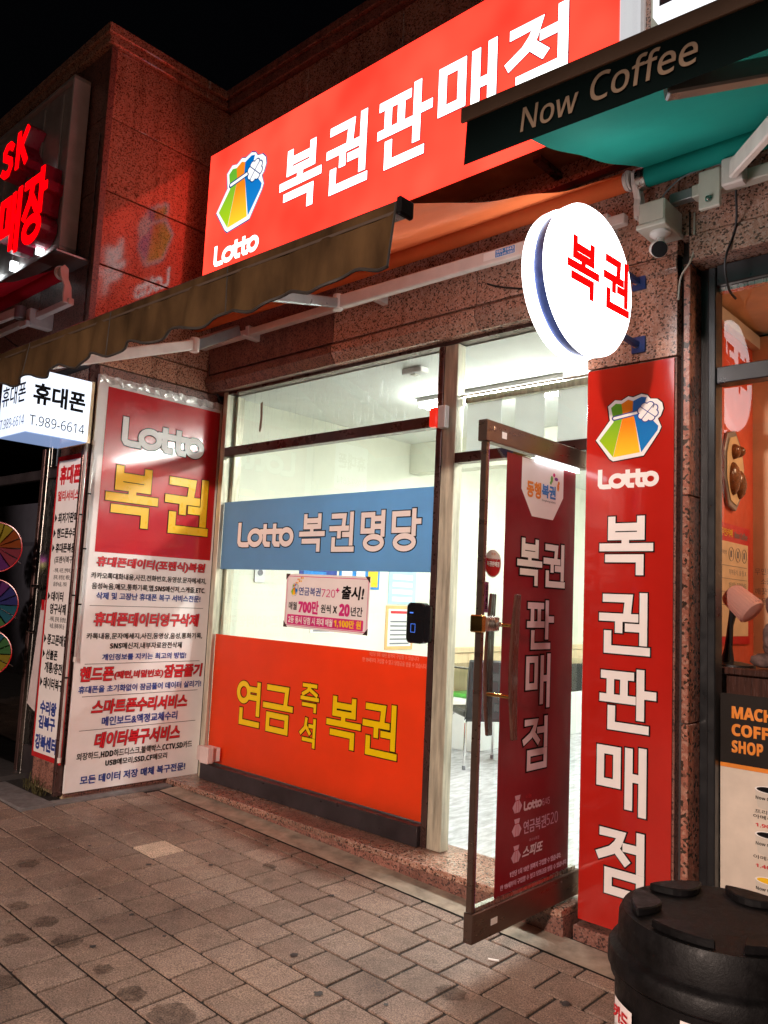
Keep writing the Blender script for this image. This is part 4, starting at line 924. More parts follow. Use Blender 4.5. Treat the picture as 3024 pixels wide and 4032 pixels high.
NB('개통/충전', -5.33, -5.08, .852, .925); NB('수리왕', -5.342, -5.109, .582, .672, P_BLUE_TEXT, .05); NB('김복구', -5.348, -5.110, .486, .574, P_BLUE_TEXT, .05); NB('강북센터', -5.372, -5.069, .350, .450, P_BLUE_TEXT, .05)

# ------------------------------------------------------------------ phone light box
t = thing('phone_light_box', 'glowing white box sign with Korean letters and a phone number on the wing wall', 'light box', (-5.05, 2.42, 2.35))
px0, px1, py0, py1, pz0, pz1 = -5.255, -4.850, 2.02, 2.42, 2.352, 2.752
mb = MB(); mb.box(px0, py0, pz0 + .004, px1, py1, pz1); mb.build('case', LIT_PHONE, t, .004)
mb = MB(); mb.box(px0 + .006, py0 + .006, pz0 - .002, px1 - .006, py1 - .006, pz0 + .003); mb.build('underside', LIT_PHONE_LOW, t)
mb = MB(); mb.box(px0, py1 + .001, pz0, px1 + .002, py1 + .018, pz1 + .002); mb.build('back_plate', WOOD_PALE, t)
ps = side(px1)
T(ps, '휴대폰', 2.050, 2.385, 2.535, 2.668, P_BLACK, t, .0015, .035); T(ps, 'T.989-6614', 2.040, 2.392, 2.400, 2.462, P_BLACK, t, .0015, .0, False)
pf = front(py0)
T(pf, '휴대폰', -5.234, -4.885, 2.545, 2.675, P_BLUE_TEXT, t, .0015, .015); T(pf, 'T.989-6614', -5.230, -4.875, 2.400, 2.462, P_BLUE_TEXT, t, .0015, .0, False)

# ------------------------------------------------------------------ main red light box sign
YS = 3.20
t = thing('main_light_box', 'large glowing red shop sign with money bag logo and big white Korean letters', 'shop sign', (-3.25, 3.3, 3.69))
ms = front(YS)
sx0, sx1, sz0, sz1 = -4.870, -1.612, 3.692, 4.662
mb = MB(); mb.slab(ms, sx0, sx1, sz0, sz1, -.012, 0); mb.build('face', LIT_RED, t)
mb = MB(); mb.box(sx0 + .004, YS + .013, sz0 + .002, sx1 - .004, 3.42, sz0 + .02); mb.build('underside', BROWN_SHEET, t)
mb = MB(); mb.box(sx0 + .004, YS + .013, sz0 + .021, sx1 - .02, 3.42, sz1 - .002); mb.build('case', BACKING, t)
mb = MB(); mb.box(sx1 - .019, YS + .013, sz0 + .021, sx1 + .004, 3.42, sz1); mb.build('end_cover', emis('white_return_added_glow', (.78, .78, .8), .9), t)  # white metal end cover, its brightness put in as emission
mb = MB(); mb.box(sx1 - .05, 3.421, sz0 + .05, sx1 + .02, 3.445, sz1); mb.build('mount_rail', WHITE_PAINT, t)
OB = (emis('lit_dark_red_line', (.22, .01, .03), 1, gloss=False), .0055)
for kx, a0, a1, b0, b1 in (('복', -4.030, -3.618, 3.917, 4.372), ('권', -3.580, -3.207, 3.922, 4.388), ('판', -3.140, -2.717, 3.930, 4.395), ('매', -2.680, -2.291, 3.932, 4.408), ('점', -2.235, -1.856, 3.940, 4.410)):
    glyph(ms, kx, a0, a1, b0, b1, .057, LIT_WHITE, t, .0058, OB)
glyph(ms, 'Lotto', -4.731, -4.218, 3.760, 3.918, .033, LIT_WHITE, t, .0058)
bag_logo(ms, -4.744, -4.191, 3.990, 4.512, t, .004, True)

# ------------------------------------------------------------------ round projecting sign
rs = thing('round_sign', 'round glowing white projecting sign with two red Korean letters', 'projecting sign', (-1.55, 3.4, 2.7))
RC = Vector((0, 2.750, 2.728)); RR = .300; XA, XB = -1.470, -1.615
ang = radians(3.5); ax = Vector((cos(ang), -sin(ang), 0)); RCX = Vector((XA, RC.y, RC.z))
mb = MB(); mb.lathe(RCX - ax * .035, ax, [(RR, 0), (RR, .022), (RR - .012, .034), (0, .036)], 64); mb.build('front_face', LIT_ROUND, rs, smooth=True)
mb = MB(); mb.lathe(RCX - ax * .037, ax, [(RR - .014, -.050), (RR - .012, 0)], 64); mb.build('blue_band', mat('rusty_blue_rim', (.05, .09, .30), .35, .3, var=.5, vscale=9), rs, smooth=True)
mb = MB(); mb.lathe(RCX - ax * .145, ax, [(0, 0), (RR - .02, .002), (RR - .004, .012), (RR, .025), (RR, .055), (RR - .014, .060)], 64); mb.build('back_face', LIT_ROUND, rs, smooth=True)
uxr = Vector((sin(ang), cos(ang), 0)); rf = FR(RCX + ax * .0015 - uxr * RC.y - Vector((0, 0, RC.z)), uxr, (0, 0, 1))
def RG(key, a0, a1, b0, b1): stroke_mesh(rf, key, a0, a1, b0, b1, .034, .002).build('lettering', RED_LETTER, rs, face=rf.n)
RG('복', 2.552, 2.780, 2.632, 2.862); RG('권', 2.808, 3.014, 2.640, 2.872)
for z in (2.96, 2.66):
    mb = MB(); mb.box(-1.60, 3.02, z - .011, -1.578, 3.385, z + .011); ar = mb.build('bracket_arm', mat('blue_bracket_%d' % (z * 100), (.03, .06, .22), .4, .3), rs)
    mb = MB(); mb.box(-1.618, 3.386, z - .038, -1.552, 3.398, z + .038); mb.build('wall_plate', ar.data.materials[0], ar, .002)
    mb = MB(); mb.lathe((-1.595, 3.386, z - .0), (0, -1, 0), [(.016, 0), (.016, .008), (.007, .009), (.007, .02), (0, .02)], 12); mb.build('bolt', STEEL, ar)

# ------------------------------------------------------------------ awnings
def awning(name, label, x0, x1, roll, bar, val_h, m_cloth, m_val, scallop, rr=.045, wavy=True, zt=0.0, ys=0.0, hs=0.0):
    """retractable awning: roller at the wall, sloping cloth, front bar with a hanging valance"""
    t = thing(name, label, 'awning', ((x0 + x1) / 2, roll[0], roll[1]))
    mb = MB(); mb.tube([(x0, roll[0], roll[1]), (x1, roll[0], roll[1])], rr, 20); mb.build('roller', m_cloth, t, smooth=True)
    mb = MB(); mb.tube([(x1 - .002, roll[0], roll[1]), (x1 + .03, roll[0], roll[1])], rr * .92, 20); mb.tube([(x1 + .012, roll[0], roll[1]), (x1 + .02, roll[0], roll[1])], rr * 1.08, 20); mb.build('roller_end', WHITE_PAINT, t, smooth=True)
    # cloth (slightly sagging)
    NX, NY = 90, 26; mb = MB(); vs = []
    for j in range(NY + 1):
        v = j / NY
        for i in range(NX + 1):
            u = i / NX; x = x0 + (x1 - x0) * u
            y = roll[0] + (bar[0] + ys * (x - x0) - roll[0]) * v; z = roll[1] + rr * .9 + (bar[1] + .02 + zt * (1 - u) - roll[1] - rr * .9) * v - .035 * sin(pi * v) * (1 + .3 * sin(u * 9)) + .006 * sin(v * 17 + u * 5) * sin(pi * v) + .004 * sin(u * 60 + v * 9) * v
            vs.append((x, y, z))
    fs = [(j * (NX + 1) + i, j * (NX + 1) + i + 1, (j + 1) * (NX + 1) + i + 1, (j + 1) * (NX + 1) + i) for j in range(NY) for i in range(NX)]
    mb.add(vs, fs); mb.build('canopy_cloth', m_cloth, t, smooth=True)
    mb = MB(); mb.bar((x0, bar[0], bar[1] + zt), (x1, bar[0] + ys * (x1 - x0), bar[1]), .055, .042); mb.build('front_bar', BROWN_METAL, t, .006)
    mb = MB(); mb.bar((x1 + .001, bar[0], bar[1]), (x1 + .022, bar[0], bar[1]), .068, .058); mb.build('bar_end_cap', P_BLACK, t, .006)
    # valance
    n_ = int((x1 - x0) / .02); vs = []; fs = []; NR = 5
    for i in range(n_ + 1):
        u = i / n_; x = x0 + (x1 - x0) * u
        bot = (val_h - hs * (x - x0)) * (1 + (scallop * (.5 - .5 * cos(2 * pi * (x1 - x) / .34)) if scallop else 0) * -1)
        for j in range(NR + 1):
            v = j / NR; sw = (.012 * sin(x * 17) + .007 * sin(x * 41 + 1)) * v if wavy else .002 * sin(x * 6) * v
            vs.append((x, bar[0] + ys * (x - x0) - .029 + sw - .01 * v, bar[1] + zt * (1 - u) + .012 - (bot + .012) * v))
    for i in range(n_):
        for j in range(NR): fs.append((i * (NR + 1) + j, (i + 1) * (NR + 1) + j, (i + 1) * (NR + 1) + j + 1, i * (NR + 1) + j + 1))
    mb = MB(); mb.add(vs, fs); va = mb.build('valance', m_val, t, smooth=True)
    if scallop:
        mb = MB(); pts = [vs[i * (NR + 1) + NR] for i in range(n_ + 1)]; mb.tube(pts, .006, 6); mb.tube([pts[-1], vs[n_ * (NR + 1)]], .004, 6); mb.build('piping', PIPING, t, smooth=True)
        for xs in (x1 - .86, x1 - 1.72, x1 - 2.58):
            mb = MB(); i_ = int((xs - x0) / (x1 - x0) * n_); mb.tube([Vector(vs[i_ * (NR + 1) + j]) + Vector((0, -.001, 0)) for j in range(NR + 1)], .0028, 5); mb.build('stitched_seam', PIPING, t)
        mb = MB(); mb.bar((x0, bar[0] - .031, bar[1] - .022 + zt), (x1, bar[0] - .031, bar[1] - .022), .004, .010); mb.build('seam', mat('valance_seam', (.05, .03, .02), .7) if 'valance_seam' not in MATS else MATS['valance_seam'], t)
    return t, va
def arm(t, p, q, w_, h_, m, nm='arm'):
    mb = MB(); mb.bar(p, q, w_, h_); return mb.build(nm, m, t, .006)
def knuckle(t, p, r=.03, m=WHITE_PAINT, nm='joint'):
    mb = MB(); mb.tube([(p[0], p[1], p[2] - .045), (p[0], p[1], p[2] + .045)], r, 12); return mb.build(nm, m, t, .003)
def wall_hook(t, x, y, z):
    mb = MB(); mb.box(x - .02, y - .035, z - .045, x + .02, 3.40, z + .045); mb.box(x - .02, y - .08, z - .045, x + .02, y - .035, z - .03); mb.build('wall_bracket', WHITE_PAINT, t, .003)
def side_plate(t, x, y, z, y2, z2, m=WHITE_PAINT):
    """curved end plate that carries the roller"""
    pts = [(y, z + .05), (y + .03, z + .03), (y + .035, z - .04), (y + .06, z - .09), (y2 + .03, z2 - .03), (y2 - .03, z2 - .03), (y2 - .035, z2 + .03), (y + .01, z - .09), (y - .02, z - .035), (y - .03, z + .02)]
    mb = MB(); mb.prism(pts, FR((x, 0, 0), (0, 1, 0), (0, 0, 1)), -.009, .009); return mb.build('side_plate', m, t, .003)
t, va = awning('retractable_awning', 'orange retractable awning with a stained brown scalloped valance under the red sign', -5.0, -1.60, (3.27, 3.40), (1.755, 2.655), .205, AWN_ORANGE, AWN_BROWN, .17, zt=.045)
mb = MB(); mb.box(-4.98, 3.30, 3.225, -1.62, 3.345, 3.275); mb.build('torsion_bar', WHITE_PAINT, t, .004)
side_plate(t, -1.555, 3.27, 3.40, 3.31, 3.25)
for x in (-1.72, -3.2, -4.42): wall_hook(t, x, 3.33, 3.25)
arm(t, (-2.02, 3.25, 3.215), (-3.18, 3.0, 3.095), .04, .075, WHITE_PAINT); knuckle(t, (-3.19, 2.995, 3.095))
arm(t, (-3.19, 2.98, 3.09), (-2.55, 1.80, 2.63), .03, .055, GREY_PAINT, 'forearm'); knuckle(t, (-2.0, 3.27, 3.225), .035)
arm(t, (-4.42, 3.22, 3.24), (-4.22, 2.76, 2.975), .04, .07, GREY_PAINT); knuckle(t, (-4.215, 2.75, 2.97))
arm(t, (-4.215, 2.74, 2.97), (-4.20, 1.79, 2.60), .035, .065, WHITE_PAINT, 'forearm')
mb = MB(); mb.slab(FR((0, 3.02, 0), (1, .0, 0), (0, 0, 1)), -1.985, -1.80, 3.185, 3.235, .03, .031) if False else None
st_fr = FR(Vector((-2.02, 3.25, 3.215)) + Vector((0, -.0215, 0)), Vector((-1.16, -.25, -.12)) * -1, (0, 0, 1))
mb = MB(); mb.slab(st_fr, -.30, -.13, -.018, .024, .003, .004); sk = mb.build('installer_sticker', P_WHITE, t)
mb = MB(); mb.slab(st_fr, -.235, -.132, -.016, .022, .0042, .0047); mb.build('sticker_print', P_SKYBLUE, sk)
T(st_fr, '980-1643', -.230, -.137, .004, .018, P_WHITE, sk, .0052, .0, True); T(st_fr, '011-245-3383', -.230, -.137, -.013, -.001, P_WHITE, sk, .0052, .0, True)
# green coffee awning
t, va = awning('retractable_awning', 'teal retractable awning with a dark valance reading Now Coffee', -1.49, 1.6, (3.26, 3.385), (1.955, 3.005), .172, AWN_GREEN, AWN_DARK, 0, wavy=False, ys=.05, hs=.012)
mb = MB(); mb.bar((-1.51, 1.920, 3.010), (1.6, 2.075, 3.010), .011, .05); mb.build('bar_face', mat('tan_bar_trim', (.20, .13, .09), .6), t, .002)
mb = MB(); mb.box(-1.505, 3.26, 3.383, -1.49, 3.30, 3.40) ; mb.build('roller_pin', STEEL, t)
mb = MB(); mb.tube([(-1.53, 3.26, 3.385), (-1.49, 3.26, 3.385)], .052, 20); mb.build('roller_end', STEEL, t, smooth=True)
side_plate(t, -1.475 - .06, 3.26, 3.385, 3.30, 3.25)
vf = FR((0, 1.918 + .05 * 1.49, 0), (1, .05, 0), (0, 0, 1))
T(vf, 'Now', -1.285, -1.095, 2.868, 2.945, P_TAN, va, .008, .012, False, shear=.12, thick=.001); T(vf, 'Coffee', -1.060, -.758, 2.878, 2.966, P_TAN, va, .006, .012, False, shear=.12, thick=.001)
mb = MB(); mb.box(-1.30, 3.28, 3.235, 1.6, 3.335, 3.29); mb.build('torsion_bar', CREAM_PLASTIC, t, .004)
mb = MB(); mb.box(-1.40, 3.285, 3.24, -1.301, 3.33, 3.285); mb.build('torsion_bar_end', GREY_PAINT, t, .003)
for x in (-1.215,):
    mb = MB(); mb.box(x - .045, 3.255, 3.155, x + .045, 3.279, 3.325); mb.box(x - .045, 3.28, 3.291, x + .045, 3.39, 3.325); mb.build('wall_bracket', CREAM_PLASTIC, t, .004)
    mb = MB(); mb.lathe((x + .0, 3.255, 3.19), (0, -1, 0), [(.014, 0), (.014, .008), (.007, .009), (.007, .024), (0, .024)], 10); mb.build('bolt', STEEL, t)
mb = MB(); mb.box(-1.155, 3.225, 3.215, -1.065, 3.279, 3.335); mb.build('shoulder', WHITE_PAINT, t, .006)
arm(t, (-1.10, 3.21, 3.265), (-.55, 2.45, 3.09), .035, .075, WHITE_PAINT)
arm(t, (-.88, 2.03, 2.90), (-.30, 2.45, 3.02), .045, .06, GREY_PAINT, 'forearm')
# red awning of the phone shop
t, va = awning('retractable_awning', 'rolled out red awning under the dark phone shop sign', -8.5, -5.13, (2.27, 3.50), (1.5, 3.12), .02, AWN_RED, AWN_RED, 0, wavy=False)
mb = MB(); mb.box(-8.5, 2.31, 3.29, -5.06, 2.35, 3.335); mb.build('torsion_bar', WHITE_PAINT, t, .004)
side_plate(t, -5.08, 2.27, 3.50, 2.31, 3.33, mat('pink_lit_bracket', (.75, .58, .55), .4))
mb = MB(); mb.box(-5.62, 2.27, 3.24, -5.55, 2.44, 3.36); mb.box(-5.64, 2.24, 3.22, -5.53, 2.27, 3.26); mb.build('wall_bracket', WHITE_PAINT, t, .004)
arm(t, (-5.66, 2.22, 3.33), (-6.9, 2.0, 3.22), .03, .07, WHITE_PAINT); knuckle(t, (-5.64, 2.24, 3.33), .04, GREY_PAINT)

# ------------------------------------------------------------------ phone shop channel letter sign
t = thing('channel_letter_sign', 'phone shop sign panel with raised glowing red letters on the wing', 'shop sign', (-6.4, 2.4, 3.74))
mb = MB(); mb.box(-8.5, 2.325, 3.75, -5.275, 2.40, 4.97); mb.build('panel', SK_PANEL, t, .003)
mb = MB(); mb.box(-8.5, 2.30, 4.975, -5.255, 2.42, 5.0); mb.box(-8.5, 2.30, 3.722, -5.255, 2.42, 3.745); mb.build('frame_edge', SK_PANEL, t, .002)
mb = MB(); mb.box(-5.274, 2.30, 3.746, -5.254, 2.42, 4.974); mb.build('side_return', SK_SIDE, t, .002)
for x in (-5.45, -5.75, -6.1, -6.4):
    mb = MB(); mb.box(x - .02, 2.312, 3.80, x + .02, 2.324, 4.93); mb.build('rib', SK_PANEL, t, .003)
sf = front(2.2)
for kx, a0, a1, b0, b1, tk in (('S', -6.145, -5.945, 4.452, 4.731, .055), ('K', -5.900, -5.693, 4.457, 4.752, .055), ('매', -6.084, -5.715, 3.791, 4.290, .062), ('장', -5.672, -5.300, 3.788, 4.324, .062)):
    bd = stroke_mesh(sf, kx, a0, a1, b0, b1, tk, -.004, .004, .115).build('letter_body', SK_RED_SIDE, t)
    stroke_mesh(sf, kx, a0, a1, b0, b1, tk, .0).build('letter_face', LIT_SK, bd, face=sf.n)
for x, z in ((-5.52, 3.775), (-5.95, 3.765), (-6.3, 3.77), (-5.50, 4.35)):
    mb = MB(); mb.box(x - .015, 2.26, z - .035, x + .015, 2.31, z + .035) if z < 4 else mb.box(x - .02, 2.29, z - .008, x + .02, 2.31, z + .008); mb.build('led_module', LIT_LED, t)
mb = MB(); mb.box(-5.35, 2.20, 3.62, -5.06, 2.44, 3.632); tag(mb.build('rain_plate', GREY_PAINT, None, origin=(-5.2, 2.44, 3.62)), 'thin grey metal rain plate over the red awning roller', 'plate')

# ------------------------------------------------------------------ phone shop front (dark)
t = thing('phone_shop_front', 'unlit glass front of the phone shop with stainless door frame', 'shop front', (-6.2, 2.6, 0))
mb = MB(); mb.box(-9, 2.62, .12, -5.43, 2.66, 2.9); mb.box(-9, 5.0, 0, -5.43, 5.1, 3) ; mb.build('dark_interior', mat('unlit_interior', (.02, .018, .02), .8), t) if False else None
PG = glass('dark_shop_glass', 1.6, (.5, .5, .55))
mb = MB(); mb.rect(front(2.60), -9, -5.43, .15, 2.90, 0); mb.build('pane', PG, t)
mb = MB(); mb.box(-9, 4.6, 0, -5.45, 4.7, 2.9); mb.box(-9, 2.7, -.05, -5.45, 4.6, .1); mb.box(-9, 2.7, 2.85, -5.45, 4.6, 2.9); mb.build('back_room', mat('unlit_interior', (.10, .09, .10), .7, var=.3), t)
for x0, x1, m in ((-5.50, -5.44, STEEL), (-5.74, -5.69, STEEL), (-5.80, -5.755, BROWN_METAL)):
    mb = MB(); mb.box(x0, 2.56, .1, x1, 2.63, 2.42); mb.build('door_post', m, t, .003)
mb = MB(); mb.box(-9, 2.57, 2.20, -5.44, 2.62, 2.27); mb.build('door_head', DARK_METAL, t, .003)
mb = MB(); mb.box(-5.64, 2.54, 2.27, -5.60, 2.60, 2.6); mb.box(-5.56, 2.54, 2.27, -5.52, 2.60, 2.6); mb.build('duct', STEEL, t, .003)
mb = MB(); mb.box(-5.69, 2.57, .1, -5.50, 2.62, .32); mb.build('kick_plate', DARK_METAL, t, .003)
for z in (1.42, 1.10):
    mb = MB(); mb.tube([(-5.70, 2.53, z), (-5.60, 2.53, z)], .010, 8); mb.build('handle', CHROME, t, smooth=True)
t = thing('poster_board', 'grey poster sheet standing inside the dark phone shop window', 'poster', (-6.4, 2.7, .9))
mb = MB(); mb.box(-6.9, 2.68, .75, -5.98, 2.685, 2.05); mb.build('sheet', mat('grey_poster', (.34, .34, .36), .6), t)
T(front(2.678), 'Galaxy Z Flip5', -6.45, -6.03, 1.72, 1.76, P_GREYTEXT, t, .001) if False else None
mb = MB(); mb.rect(front(2.678), -6.45, -6.05, 1.72, 1.75, 0); mb.build('printed_line', P_GREYTEXT, t)
for i, (x, lb) in enumerate(((-5.80, 'small magenta and yellow glowing ticker left of the phone shop door post'), (-5.53, 'small magenta and yellow glowing ticker right of the phone shop door post'))):
    t = thing('led_ticker', lb, 'led display', (x, 2.66, 1.6), 'glowing tickers in the phone shop')
    mb = MB(); mb.box(x - .08, 2.645, 1.55, x + .05, 2.68, 1.63); mb.build('case', P_BLACK, t)
    mb = MB(); mb.box(x - .07, 2.640, 1.595, x + .04, 2.644, 1.622); mb.build('upper_line', LIT_TICKER, t)
    mb = MB(); mb.box(x - .07, 2.640, 1.562, x + .04, 2.644, 1.592); mb.build('lower_line', LIT_TICKER_Y, t)
# rolled banner bag behind the narrow banner
t = thing('folded_banner', 'white hanging banner with red top peeking out behind the narrow phone banner', 'banner', (-5.47, 2.50, .6))
mb = MB(); mb.prism([(-5.56, .62), (-5.44, .58), (-5.43, 1.33), (-5.475, 1.33), (-5.53, .85)], front(2.51), 0, .004); mb.build('sheet', mat('dim_white_cloth', (.6, .5, .5), .7), t)
mb = MB(); mb.prism([(-5.472, 1.26), (-5.43, 1.26), (-5.43, 1.33), (-5.475, 1.33)], front(2.505), 0, .001); mb.build('red_top', P_RED, t)
# pinwheels
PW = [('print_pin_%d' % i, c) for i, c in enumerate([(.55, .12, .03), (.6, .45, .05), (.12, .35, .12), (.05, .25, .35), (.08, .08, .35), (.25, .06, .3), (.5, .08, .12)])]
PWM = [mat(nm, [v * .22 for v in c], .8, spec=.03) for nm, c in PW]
for i, (x, y, z, r, sh, lb) in enumerate(((-5.68, 2.25, 1.675, .165, 0, 'uppermost pinwheel, green blue and purple blades, by the phone shop door'), (-5.70, 2.27, 1.285, .165, 4, 'middle pinwheel with orange and red blades by the phone shop door'), (-5.72, 2.28, .95, .15, 2, 'lowest pinwheel with yellow and purple blades by the phone shop door'))):
    t = thing('pinwheel', lb, 'pinwheel', (x, y, z), 'pinwheels by the phone shop door')
    nrm = (EYE - Vector((x, y, z))).normalized(); nrm = (nrm + Vector((0, -.5, 0))).normalized(); ux = Vector((0, 0, 1)).cross(nrm).normalized(); fp = FR((x, y, z), ux, nrm.cross(ux))
    for k in range(14):
        a = 2 * pi * k / 14; a2 = a + .40; mb = MB()
        mb.add([fp(0, 0, .004), fp(r * cos(a), r * sin(a), .0), fp(r * cos(a2), r * sin(a2), .0), fp(r * .6 * cos(a2), r * .6 * sin(a2), .022)], [(0, 1, 2), (0, 2, 3)]); mb.build('blade', PWM[(k // 2 + sh) % 7], t)
    mb = MB(); mb.tube([fp(r * 1.03 * cos(2 * pi * k / 32), r * 1.03 * sin(2 * pi * k / 32), 0) for k in range(33)], .004, 5); mb.build('rim', P_RED, t)
    mb = MB(); mb.lathe(fp(0, 0, .004), fp.n, [(.012, 0), (.012, .012), (0, .016)], 10); mb.build('hub', P_WHITE, t)
    mb = MB(); mb.tube([fp(0, 0, -.006), (x - .06, y + .2, z - .1)], .004, 5); mb.build('stick', P_WHITE, t)

# ------------------------------------------------------------------ coffee shop window
kk = YC / 3.45
def ca(a): return a * kk
def cb(b_): return 1.45 + (b_ - 1.45) * kk
cw = thing('coffee_window', 'black framed coffee shop window with a dark and white menu film below', 'window', (-.5, YC, .05))
fc = front(YC)
def cbar(a0, a1, b0, b1, d0=-.03, d1=.05, nm='frame_bar'):
    mb = MB(); mb.slab(fc, a0, a1, b0, b1, d0, d1); return mb.build(nm, BLACK_FRAME, cw, .004)
cbar(-1.350, -1.278, .046, 2.998, -.03, .03, 'frame_jamb'); cbar(-1.308, -1.274, .046, 2.99, -.03, .055, 'frame_jamb')
cbar(-1.272, 2, 2.905, 2.998, nm='frame_head'); cbar(-1.272, 2, 2.455, 2.53, nm='transom_bar'); cbar(-1.272, 2, .046, .14, nm='frame_sill')
mb = MB(); mb.slab(fc, -1.272, 2, 2.885, 2.903, -.02, .02); mb.build('glazing_bead', STEEL, cw)
for b0, b1 in ((.142, 2.453), (2.532, 2.883)):
    mb = MB(); mb.rect(fc, -1.272, 2, b0, b1, 0); mb.build('pane', GLASS_COFFEE, cw)
t = thing('menu_film', 'printed window film with MACHINE COFFEE SHOP heading over a menu of cups', 'window sign', (-.6, YC, .15))
mb = MB(); mb.slab(fc, -1.270, 1.9, cb(.846), cb(1.125), .001, .002); mb.build('dark_sheet', COFFEE_DARK, t)
mb = MB(); mb.slab(fc, -1.270, 1.9, cb(.829), cb(.8455), .001, .0022); mb.build('orange_stripe', P_ORANGE, t)
mb = MB(); mb.slab(fc, -1.270, 1.9, .142, cb(.8285), .001, .002); mb.build('white_sheet', COFFEE_WHITE, t)
T(fc, 'MACHINE', ca(-1.189), ca(-1.189) + .265, cb(1.026), cb(1.076), P_ORANGE, t, .003, .03); T(fc, 'COFFEE', ca(-1.189), ca(-1.189) + .215, cb(.957), cb(1.006), P_ORANGE, t, .003, .03); T(fc, 'SHOP', ca(-1.189), ca(-1.067), cb(.890), cb(.940), P_ORANGE, t, .003, .03)
CUP = mat('print_paper_cup', (.62, .56, .48), .5)
for (b0, b1, nm1, nm2, pr, liquid) in ((.690, .779, '프리미엄', '아메리카노', '1,900원', P_BLACK), (.515, .606, '아메리카노', None, '1,400원', P_BLACK), (.345, .434, '레몬티', None, '1,900원', P_YELLOW)):
    a0 = ca(-1.100); a1 = a0 + .105; z0, z1 = cb(b0), cb(b1)
    mb = MB(); mb.prism([(a0 + .012, z0 + .006), (a0 + .03, z0), (a1 - .03, z0), (a1 - .012, z0 + .006), (a1, z1 - .014), (a0, z1 - .014)], fc, .003, .0034); mb.build('cup_print', CUP, t)
    mb = MB(); mb.prism(disc_poly((a0 + a1) / 2, z1 - .014, .0525, .014, 20), fc, .0036, .004); mb.build('cup_rim_print', P_WHITE, t)
    mb = MB(); mb.prism(disc_poly((a0 + a1) / 2, z1 - .014, .045, .011, 20), fc, .0042, .0046); mb.build('coffee_print', liquid, t)
    T(fc, 'Now Coffee', a0 + .004, a1 - .004, z0 + .036, z0 + .050, P_BLACK, t, .005, 0)
    zz = z0 - .020
    T(fc, nm1, a0 + (.0 if nm2 else -.006), a1 - (.005 if nm2 else -.02), zz, zz + .016, P_BLACK, t, .003, .01)
    if nm2: zz -= .021; T(fc, nm2, a0 - .006, a1 + .02, zz, zz + .016, P_BLACK, t, .003, .01)
    T(fc, pr, a0 + .002, a1 + .0, zz - .034, zz - .016, P_RED_TEXT, t, .003, .01)
# coffee shop interior
mb = MB(); mb.box(-1.455, 3.62, .05, -1.44, 4.50, 2.97); struct(mb.build('interior_wall', COFFEE_RED))
mb = MB(); mb.box(-1.455, 4.50, .05, 2.0, 4.53, 2.97); struct(mb.build('interior_wall', COFFEE_BEIGE))
mb = MB(); mb.box(-1.455, 3.60, 2.99, 2.0, 4.53, 3.04); struct(mb.build('interior_ceiling', COFFEE_BEIGE))
mb = MB(); mb.box(-1.455, 3.60, 0, 2.0, 4.53, .05); struct(mb.build('interior_floor', WOOD_PALE))
mb = MB(); mb.box(2.0, 3.60, 0, 2.05, 4.53, 3.04); struct(mb.build('interior_wall', COFFEE_BEIGE))
t = thing('window_counter', 'dark wooden shelf standing behind the coffee shop window', 'counter', (-.8, 3.75, .05))
mb = MB(); mb.box(-1.40, 3.62, 1.19, 1.0, 3.95, 1.22); mb.build('counter_top', WOOD_DARK, t, .004)
mb = MB(); mb.box(-1.38, 3.66, .05, 1.0, 3.92, 1.188); mb.build('front_panel', WOOD_DARK, t, .004)
cs = side(-1.438)
t = thing('food_plaque', 'octagonal wall plaque of roast food on the red coffee shop wall', 'plaque', (-1.43, 4.16, 2.0))
oc = [(4.07, 2.36), (4.17, 2.385), (4.27, 2.30), (4.30, 2.20), (4.27, 2.06), (4.18, 1.97), (4.08, 1.99), (4.02, 2.12), (4.02, 2.26)]
mb = MB(); mb.prism(oc, cs, 0, .02); mb.build('frame', GREY_PAINT, t, .004)
mb = MB(); mb.prism([(4.16 + (a - 4.16) * .86, 2.18 + (q - 2.18) * .86) for a, q in oc], cs, .021, .024); mb.build('board', WOOD_PALE, t)
for (a, q, r1, r2) in ((4.12, 2.13, .05, .085), (4.21, 2.11, .045, .075), (4.13, 2.27, .03, .04), (4.20, 2.28, .022, .03)):
    mb = MB(); N = 10
    mb.lathe(cs(a, q, .024), cs.n, [(r1, 0), (r1 * .95, .012), (r1 * .7, .026), (r1 * .3, .034), (0, .035)], 14)
    mb.v = [tuple(Vector((v[0], v[1], q + (v[2] - q) * r2 / r1))) for v in mb.v]; mb.build('roast', mat('roast_brown', (.22, .08, .03), .25, var=.5, vscale=30) if 'roast_brown' not in MATS else MATS['roast_brown'], t, smooth=True)
t = thing('rules_poster', 'cafe rules poster with red heading and small icons on the red wall', 'poster', (-1.43, 4.2, 1.3))
mb = MB(); mb.slab(cs, 3.93, 4.42, 1.30, 1.90, .001, .006); mb.build('red_sheet', P_RED_TEXT, t)
mb = MB(); mb.slab(cs, 3.95, 4.39, 1.34, 1.81, .0062, .0075); mb.build('cream_sheet', mat('cream_paper', (.80, .62, .42), .6), t)
T(cs, '무인카페', 4.0, 4.16, 1.835, 1.875, P_YELLOW, t, .008, .03); T(cs, 'Now Coffee', 4.19, 4.38, 1.835, 1.870, P_GREYTEXT, t, .008, 0)
for z, s in ((1.645, '외부음식, 술 등 X'), (1.580, '1인 1메뉴 주문해주세요'), (1.515, '24시간 운영'), (1.45, '외출금지')): T(cs, s, 4.11, 4.36, z, z + .03, P_GREYTEXT, t, .008, .0)
T(cs, '결제방법', 4.0, 4.08, 1.745, 1.765, P_GREYTEXT, t, .008)
